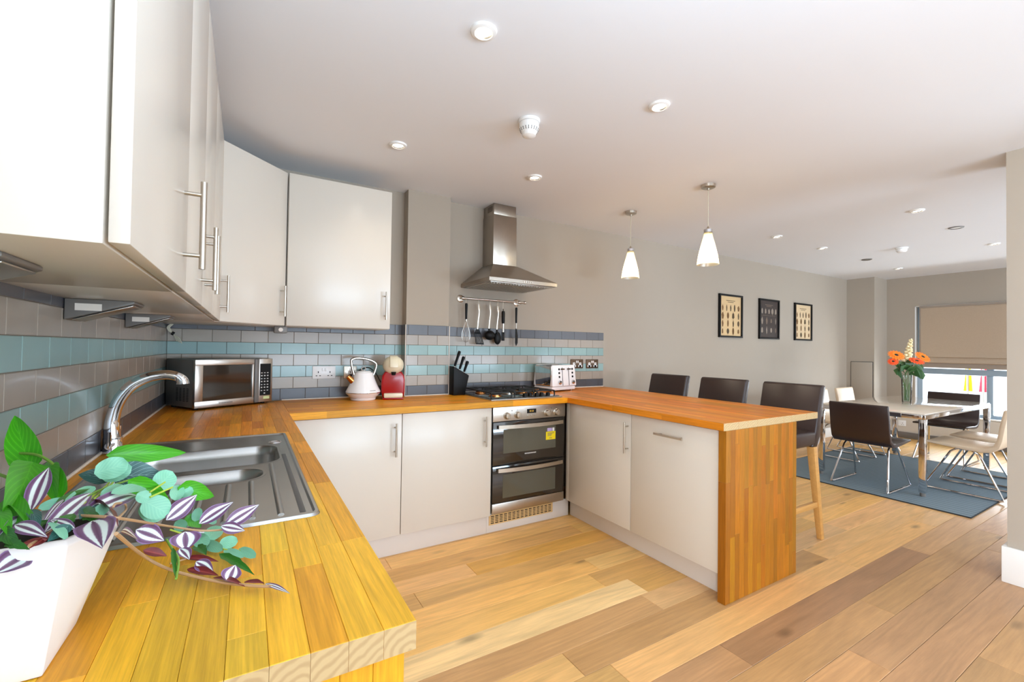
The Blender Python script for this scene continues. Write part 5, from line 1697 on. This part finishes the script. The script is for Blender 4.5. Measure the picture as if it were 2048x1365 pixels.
# ------------------------------------------------------------------ the plant in the white pot
LEAVES = [
    ('G', 0.1103, -2.2443, 1.0621, 0.0682, -2.1739, 1.147, 0.0432),
    ('G', 0.1291, -2.3028, 1.0894, 0.1633, -2.5032, 1.06, 0.0474),
    ('G', 0.1338, -2.2586, 1.0747, 0.1929, -2.4441, 1.06, 0.0283),
    ('G', 0.1931, -2.2009, 1.0711, 0.3037, -2.1269, 1.0479, 0.0371),
    ('G', 0.3028, -2.2422, 1.0075, 0.3578, -2.2046, 0.971, 0.0366),
    ('G', 0.2416, -2.2995, 1.0459, 0.2959, -2.261, 0.9831, 0.0332),
    ('G', 0.3168, -2.2262, 0.948, 0.3401, -2.2398, 0.9256, 0.0277),
    ('G', 0.1934, -2.431, 1.06, 0.1254, -2.2302, 1.0733, 0.0255),
    ('G', 0.1895, -2.5425, 1.06, 0.136, -2.3998, 1.0668, 0.028),
    ('T', 0.2164, -2.261, 1.0419, 0.1696, -2.2564, 1.0531, 0.0304),
    ('T', 0.2094, -2.2451, 1.0431, 0.2792, -2.2285, 1.0313, 0.0464),
    ('M', 0.1984, -2.2972, 1.0611, 0.2395, -2.2871, 1.0717, 0.0354),
    ('M', 0.2013, -2.2754, 1.0494, 0.2404, -2.264, 1.0594, 0.0326),
    ('M', 0.2737, -2.2599, 1.015, 0.295, -2.2381, 1.0371, 0.0367),
    ('M', 0.2619, -2.2994, 1.0075, 0.2966, -2.2963, 0.9783, 0.0385),
    ('M', 0.2572, -2.2847, 0.9987, 0.29, -2.2805, 0.9673, 0.0351),
    ('M', 0.246, -2.4314, 1.06, 0.2678, -2.315, 1.0313, 0.0191),
    ('M', 0.2351, -2.4351, 1.06, 0.2458, -2.337, 1.044, 0.0169),
    ('M', 0.255, -2.3072, 1.0227, 0.2721, -2.3055, 1.0094, 0.0208),
    ('M', 0.3019, -2.2647, 0.9905, 0.3038, -2.2312, 1.0099, 0.0227),
    ('M', 0.3055, -2.2436, 0.9927, 0.3247, -2.2319, 1.0014, 0.0232),
    ('M', 0.2003, -2.4348, 1.06, 0.1812, -2.4628, 1.06, 0.0134),
    ('M', 0.2117, -2.3517, 1.0531, 0.2033, -2.454, 1.06, 0.0145),
    ('M', 0.3301, -2.234, 0.9368, 0.3352, -2.2258, 0.9598, 0.0171),
    ('M', 0.3505, -2.301, 0.922, 0.3727, -2.2594, 0.928, 0.0269),
    ('M', 0.3726, -2.3272, 0.922, 0.4013, -2.3316, 0.922, 0.022),
    ('M', 0.3496, -2.3098, 0.922, 0.3798, -2.36, 0.922, 0.0176),
    ('M', 0.3812, -2.3586, 0.922, 0.4101, -2.408, 0.922, 0.0142),
    ('M', 0.4033, -2.3666, 0.922, 0.4272, -2.4175, 0.922, 0.0161),
    ('M', 0.3358, -2.284, 0.9294, 0.3542, -2.3348, 0.922, 0.0238),
    ('M', 0.3001, -2.2395, 0.9434, 0.3179, -2.2499, 0.9316, 0.0208),
    ('M', 0.3523, -2.2356, 0.9293, 0.3598, -2.2285, 0.937, 0.0195),
    ('D', 0.3371, -2.3165, 0.922, 0.357, -2.3682, 0.922, 0.0172),
    ('D', 0.3757, -2.4013, 0.9337, 0.4249, -2.4809, 0.922, 0.0133),
    ('D', 0.3139, -2.3879, 0.9516, 0.3266, -2.4652, 0.9317, 0.0068),
    ('D', 0.1945, -2.4535, 1.06, 0.2142, -2.3888, 1.06, 0.0109),
    ('D', 0.1952, -2.5611, 1.06, 0.2077, -2.5189, 1.06, 0.0104),
    ('D', 0.1907, -2.5803, 1.06, 0.2195, -2.6166, 1.06, 0.0094),
    ('P', 0.1774, -2.4745, 1.06, 0.1655, -2.3714, 1.0928, 0.0228),
    ('P', 0.2355, -2.5178, 1.06, 0.2536, -2.3063, 1.0201, 0.0262),
    ('P', 0.2158, -2.5664, 1.06, 0.2219, -2.4134, 1.06, 0.0215),
    ('P', 0.2916, -2.2814, 0.9629, 0.3341, -2.2608, 0.995, 0.0304),
    ('P', 0.34, -2.2869, 0.9494, 0.3913, -2.2714, 0.9749, 0.0281),
    ('P', 0.3798, -2.2872, 0.9383, 0.4344, -2.2738, 0.9636, 0.0277),
    ('P', 0.3739, -2.2954, 0.9414, 0.4118, -2.3063, 0.9295, 0.0207),
    ('P', 0.2526, -2.5473, 1.06, 0.2823, -2.6477, 1.06, 0.0354),
    ('P', 0.2672, -2.3838, 0.9878, 0.303, -2.3933, 0.967, 0.0295),
    ('P', 0.326, -2.3486, 0.9602, 0.3288, -2.3732, 0.9378, 0.0426),
    ('P', 0.3223, -2.3811, 0.9456, 0.3377, -2.4136, 0.9379, 0.0195),
    ('P', 0.1789, -2.4941, 1.06, 0.1787, -2.5666, 1.06, 0.0168),
    ('P', 0.2042, -2.5686, 1.04, 0.1898, -2.6066, 1.0373, 0.0274),
    ('P', 0.3465, -2.4188, 0.9349, 0.3708, -2.4449, 0.9241, 0.0191),
    ('P', 0.3908, -2.4833, 0.922, 0.3996, -2.4624, 0.9354, 0.0271),
    ('P', 0.4379, -2.5163, 0.922, 0.4675, -2.5635, 0.922, 0.0073),
    ('P', 0.288, -2.6126, 1.06, 0.2728, -2.3987, 0.9762, 0.0096),
    ('P', 0.2051, -2.5314, 1.06, 0.1978, -2.4289, 1.06, 0.0072),
    ('B', 0.2297, -2.4531, 1.06, 0.2826, -2.5843, 1.06, 0.0135),
    ('B', 0.1666, -2.4927, 1.06, 0.1743, -2.467, 1.06, 0.0097),
    ('B', 0.191, -2.5369, 1.06, 0.2043, -2.5343, 1.06, 0.0091),
    ('B', 0.2272, -2.5503, 1.06, 0.2169, -2.6164, 1.06, 0.0056),
    ('B', 0.279, -2.4021, 0.9611, 0.3089, -2.4082, 0.9477, 0.0146),
    ('B', 0.3305, -2.3976, 0.9361, 0.3762, -2.4249, 0.9305, 0.0115),
    ('B', 0.3357, -2.4239, 0.9281, 0.3778, -2.4561, 0.922, 0.0137),
    ('B', 0.371, -2.459, 0.922, 0.4125, -2.5114, 0.922, 0.0125),
    ('D', 0.2257, -2.5703, 1.0616, 0.2285, -2.5136, 1.0617, 0.0146),
    ('T', 0.1803, -2.4847, 1.0659, 0.2102, -2.5609, 1.0625, 0.012),
    ('T', 0.2401, -2.579, 1.0687, 0.23, -2.6079, 1.0622, 0.0135),
    ('P', 0.1868, -2.547, 1.0678, 0.2299, -2.6079, 1.0675, 0.016),
    ('D', 0.1723, -2.5382, 1.0619, 0.2084, -2.6038, 1.06, 0.0146),
    ('G', 0.1571, -2.4591, 1.0681, 0.2015, -2.5557, 1.0612, 0.0175),
    ('M', 0.2207, -2.5674, 1.0712, 0.2459, -2.6175, 1.0651, 0.0123),
    ('P', 0.2451, -2.5819, 1.0631, 0.2131, -2.5395, 1.0659, 0.0116),
    ('D', 0.2333, -2.5048, 1.063, 0.2636, -2.5586, 1.06, 0.0152),
    ('T', 0.2392, -2.478, 1.06, 0.2384, -2.5359, 1.06, 0.0171),
    ('B', 0.2262, -2.5939, 1.0603, 0.2059, -2.5957, 1.06, 0.0084),
    ('M', 0.2533, -2.4856, 1.06, 0.2489, -2.5327, 1.06, 0.0143),
    ('G', 0.143, -2.4623, 1.0653, 0.1912, -2.5729, 1.0624, 0.0183),
    ('B', 0.4112, -2.4964, 0.922, 0.4372, -2.5159, 0.922, 0.0125),
]
STEMS = [
    ('beige', [(0.2344, -2.5191, 1.06), (0.2758, -2.5511, 1.06), (0.2948, -2.3184, 0.9656), (0.3427, -2.3, 0.941), (0.38, -2.2872, 0.9308)], 0.0018),
    ('beige', [(0.2854, -2.6081, 1.06), (0.2811, -2.4149, 0.9576), (0.3147, -2.423, 0.9321), (0.3742, -2.4723, 0.922), (0.4188, -2.5118, 0.922), (0.447, -2.5308, 0.922)], 0.0022),
    ('beige', [(0.2765, -2.5497, 1.06), (0.2556, -2.3892, 1.0221), (0.2535, -2.3881, 1.0312), (0.2619, -2.4861, 1.06), (0.2622, -2.5031, 1.06)], 0.0015),
    ('beige', [(0.3131, -2.4105, 0.9362), (0.3319, -2.3984, 0.9345)], 0.0015),
    ('beige', [(0.2158, -2.6039, 1.06), (0.2281, -2.5302, 1.06)], 0.0022),
    ('green', [(0.0885, -2.2201, 1.0902), (0.1195, -2.2503, 1.09), (0.1452, -2.2772, 1.0776), (0.1594, -2.2971, 1.0624), (0.1848, -2.3883, 1.06), (0.2123, -2.5032, 1.06)], 0.0022),
    ('green', [(0.0916, -2.3033, 1.0769), (0.1206, -2.344, 1.0739), (0.1437, -2.381, 1.0629), (0.1873, -2.5077, 1.06)], 0.0022),
    ('lime', [(0.2149, -2.2601, 1.0436), (0.2136, -2.2942, 1.0386), (0.2268, -2.4424, 1.06), (0.2281, -2.5302, 1.06)], 0.0015),
    ('lime', [(0.2194, -2.2628, 1.042), (0.2186, -2.2972, 1.0387), (0.2321, -2.4452, 1.06)], 0.0015),
    ('lime', [(0.2718, -2.3056, 1.0221), (0.2872, -2.2682, 1.0269)], 0.0015),
    ('lime', [(0.272, -2.3055, 1.0136), (0.2989, -2.2751, 1.0181)], 0.0015),
    ('green', [(0.3019, -2.3574, 0.9553), (0.3133, -2.3875, 0.9485), (0.3242, -2.4172, 0.9426), (0.3266, -2.4652, 0.9346)], 0.0018),
    ('green', [(0.2226, -2.4895, 1.06), (0.2249, -2.4125, 1.06), (0.2423, -2.2882, 1.0429)], 0.0015),
    ('lime', [(0.298, -2.2849, 0.9463), (0.3425, -2.2918, 0.922), (0.3827, -2.3595, 0.922), (0.4048, -2.3761, 0.922)], 0.0015),
]


PB = Vector((0.15, -2.53, T))
pt = thing('potted_plant', 'artificial trailing plant of striped purple and green leaves in white pot', 'plant', PB)
pbm = MB()
bot = [(0.224, -2.589), (0.226, -2.484), (0.05, -2.484), (0.04, -2.589)]
top = [(0.2385, -2.5795), (0.273, -2.524), (0.24, -2.44), (0.03, -2.44), (0.02, -2.5795)]
bot = [(0.224, -2.589), (0.2255, -2.484), (0.20, -2.465), (0.05, -2.465), (0.04, -2.589)]


def ring(poly, z, inset=0.0):
    cx, cy = sum(p[0] for p in poly) / len(poly), sum(p[1] for p in poly) / len(poly)
    return [(p[0] + (cx - p[0]) * inset, p[1] + (cy - p[1]) * inset, z) for p in poly]


rings = [ring(bot, T + 0.0006), ring(top, T + 0.135), ring(top, T + 0.142, 0.03), ring(top, T + 0.142, 0.08), ring(top, T + 0.10, 0.12)]
n = 5
vs = [p for r in rings for p in r]
fs = [(j * n + i, j * n + (i + 1) % n, (j + 1) * n + (i + 1) % n, (j + 1) * n + i) for j in range(4) for i in range(n)] + [tuple(range(n - 1, -1, -1))]
pbm.put(vs, fs).build('pot', M['potwhite'], pt, world=True, bevel=0.0035, seg=2)
MB().put(ring(top, T + 0.125, 0.10) + ring(top, T + 0.105, 0.11), [(0, 1, 2, 3, 4)] + [(i, (i + 1) % 5, 5 + (i + 1) % 5, 5 + i) for i in range(5)]).build('moss', M['soil'], pt, world=True)
EYE = Vector((0.5, -3.4, 1.45))      # point near the camera that the leaves mostly face
SHAPE = {'G': (0.42, 0.36), 'T': (0.40, 0.4), 'M': (0.5, 0.5), 'D': (0.4, 0.4), 'P': (0.4, 0.42), 'B': (0.45, 0.42)}
lrng = random.Random(31)
for typ, bx, by, bz, tx, ty, tz, wd_ in LEAVES:
    B0, T0 = Vector((bx, by, bz)), Vector((tx, ty, tz))
    ax = T0 - B0
    L = ax.length
    up = (EYE - (B0 + T0) / 2).normalized() + Vector((lrng.uniform(-.3, .3), lrng.uniform(-.2, .2), lrng.uniform(-.1, 0.35)))
    if typ == 'B':
        up = up + Vector((0.5, 0.2, -0.1))
    side = ax.cross(up).normalized()
    nrm = side.cross(ax).normalized()
    nu, nv_ = 6, 10
    lm = MB()
    uv = []
    for j in range(nv_ + 1):
        v = j / nv_
        if typ == 'M':
            wv = (max(0.0, 1 - (2 * v - 1) ** 2)) ** 0.5 * 0.98 + 0.02
        elif typ == 'G':
            wv = (sin(PI * v ** 0.62)) ** 0.75 * (1.0 - 0.12 * v) + 0.015
        elif typ in 'PB':
            wv = (sin(PI * v ** 0.78)) ** 0.95 + 0.02
        else:
            wv = sin(PI * v ** 0.7) ** 0.9 + 0.02
            if typ == 'D':
                wv *= 1 + 0.14 * sin(v * 40)
        droop = 0.10 * L * sin(PI * v)
        for i in range(nu + 1):
            u = i / nu
            s = (u - 0.5) * wd_ * wv
            fold = abs(u - 0.5) * 2
            cup = (0.16 if typ != 'M' else 0.06) * wd_ * wv * fold ** 1.3
            wave = 0.02 * wd_ * sin(v * 14 + u * 3) * fold
            lm.v.append(tuple(B0 + ax * v + side * s + nrm * (droop * 0.5 + cup - 0.08 * wd_ * wv + wave)))
            uv.append((u, v))
    for j in range(nv_):
        for i in range(nu):
            a = j * (nu + 1) + i
            lm.f.append((a, a + 1, a + nu + 2, a + nu + 1))
            lm.mi.append(0)
    lm.uv = uv
    o = lm.build('leaf', M['L_' + typ], pt, world=True, angle=180)
SM_ = {'beige': M['brownbark'], 'green': M['greenstem'], 'lime': M['lime']}
for c, pts, r in STEMS:
    MB().tube(smoothpts(pts, 4), r, 7).build('stem', SM_[c], pt, world=True)
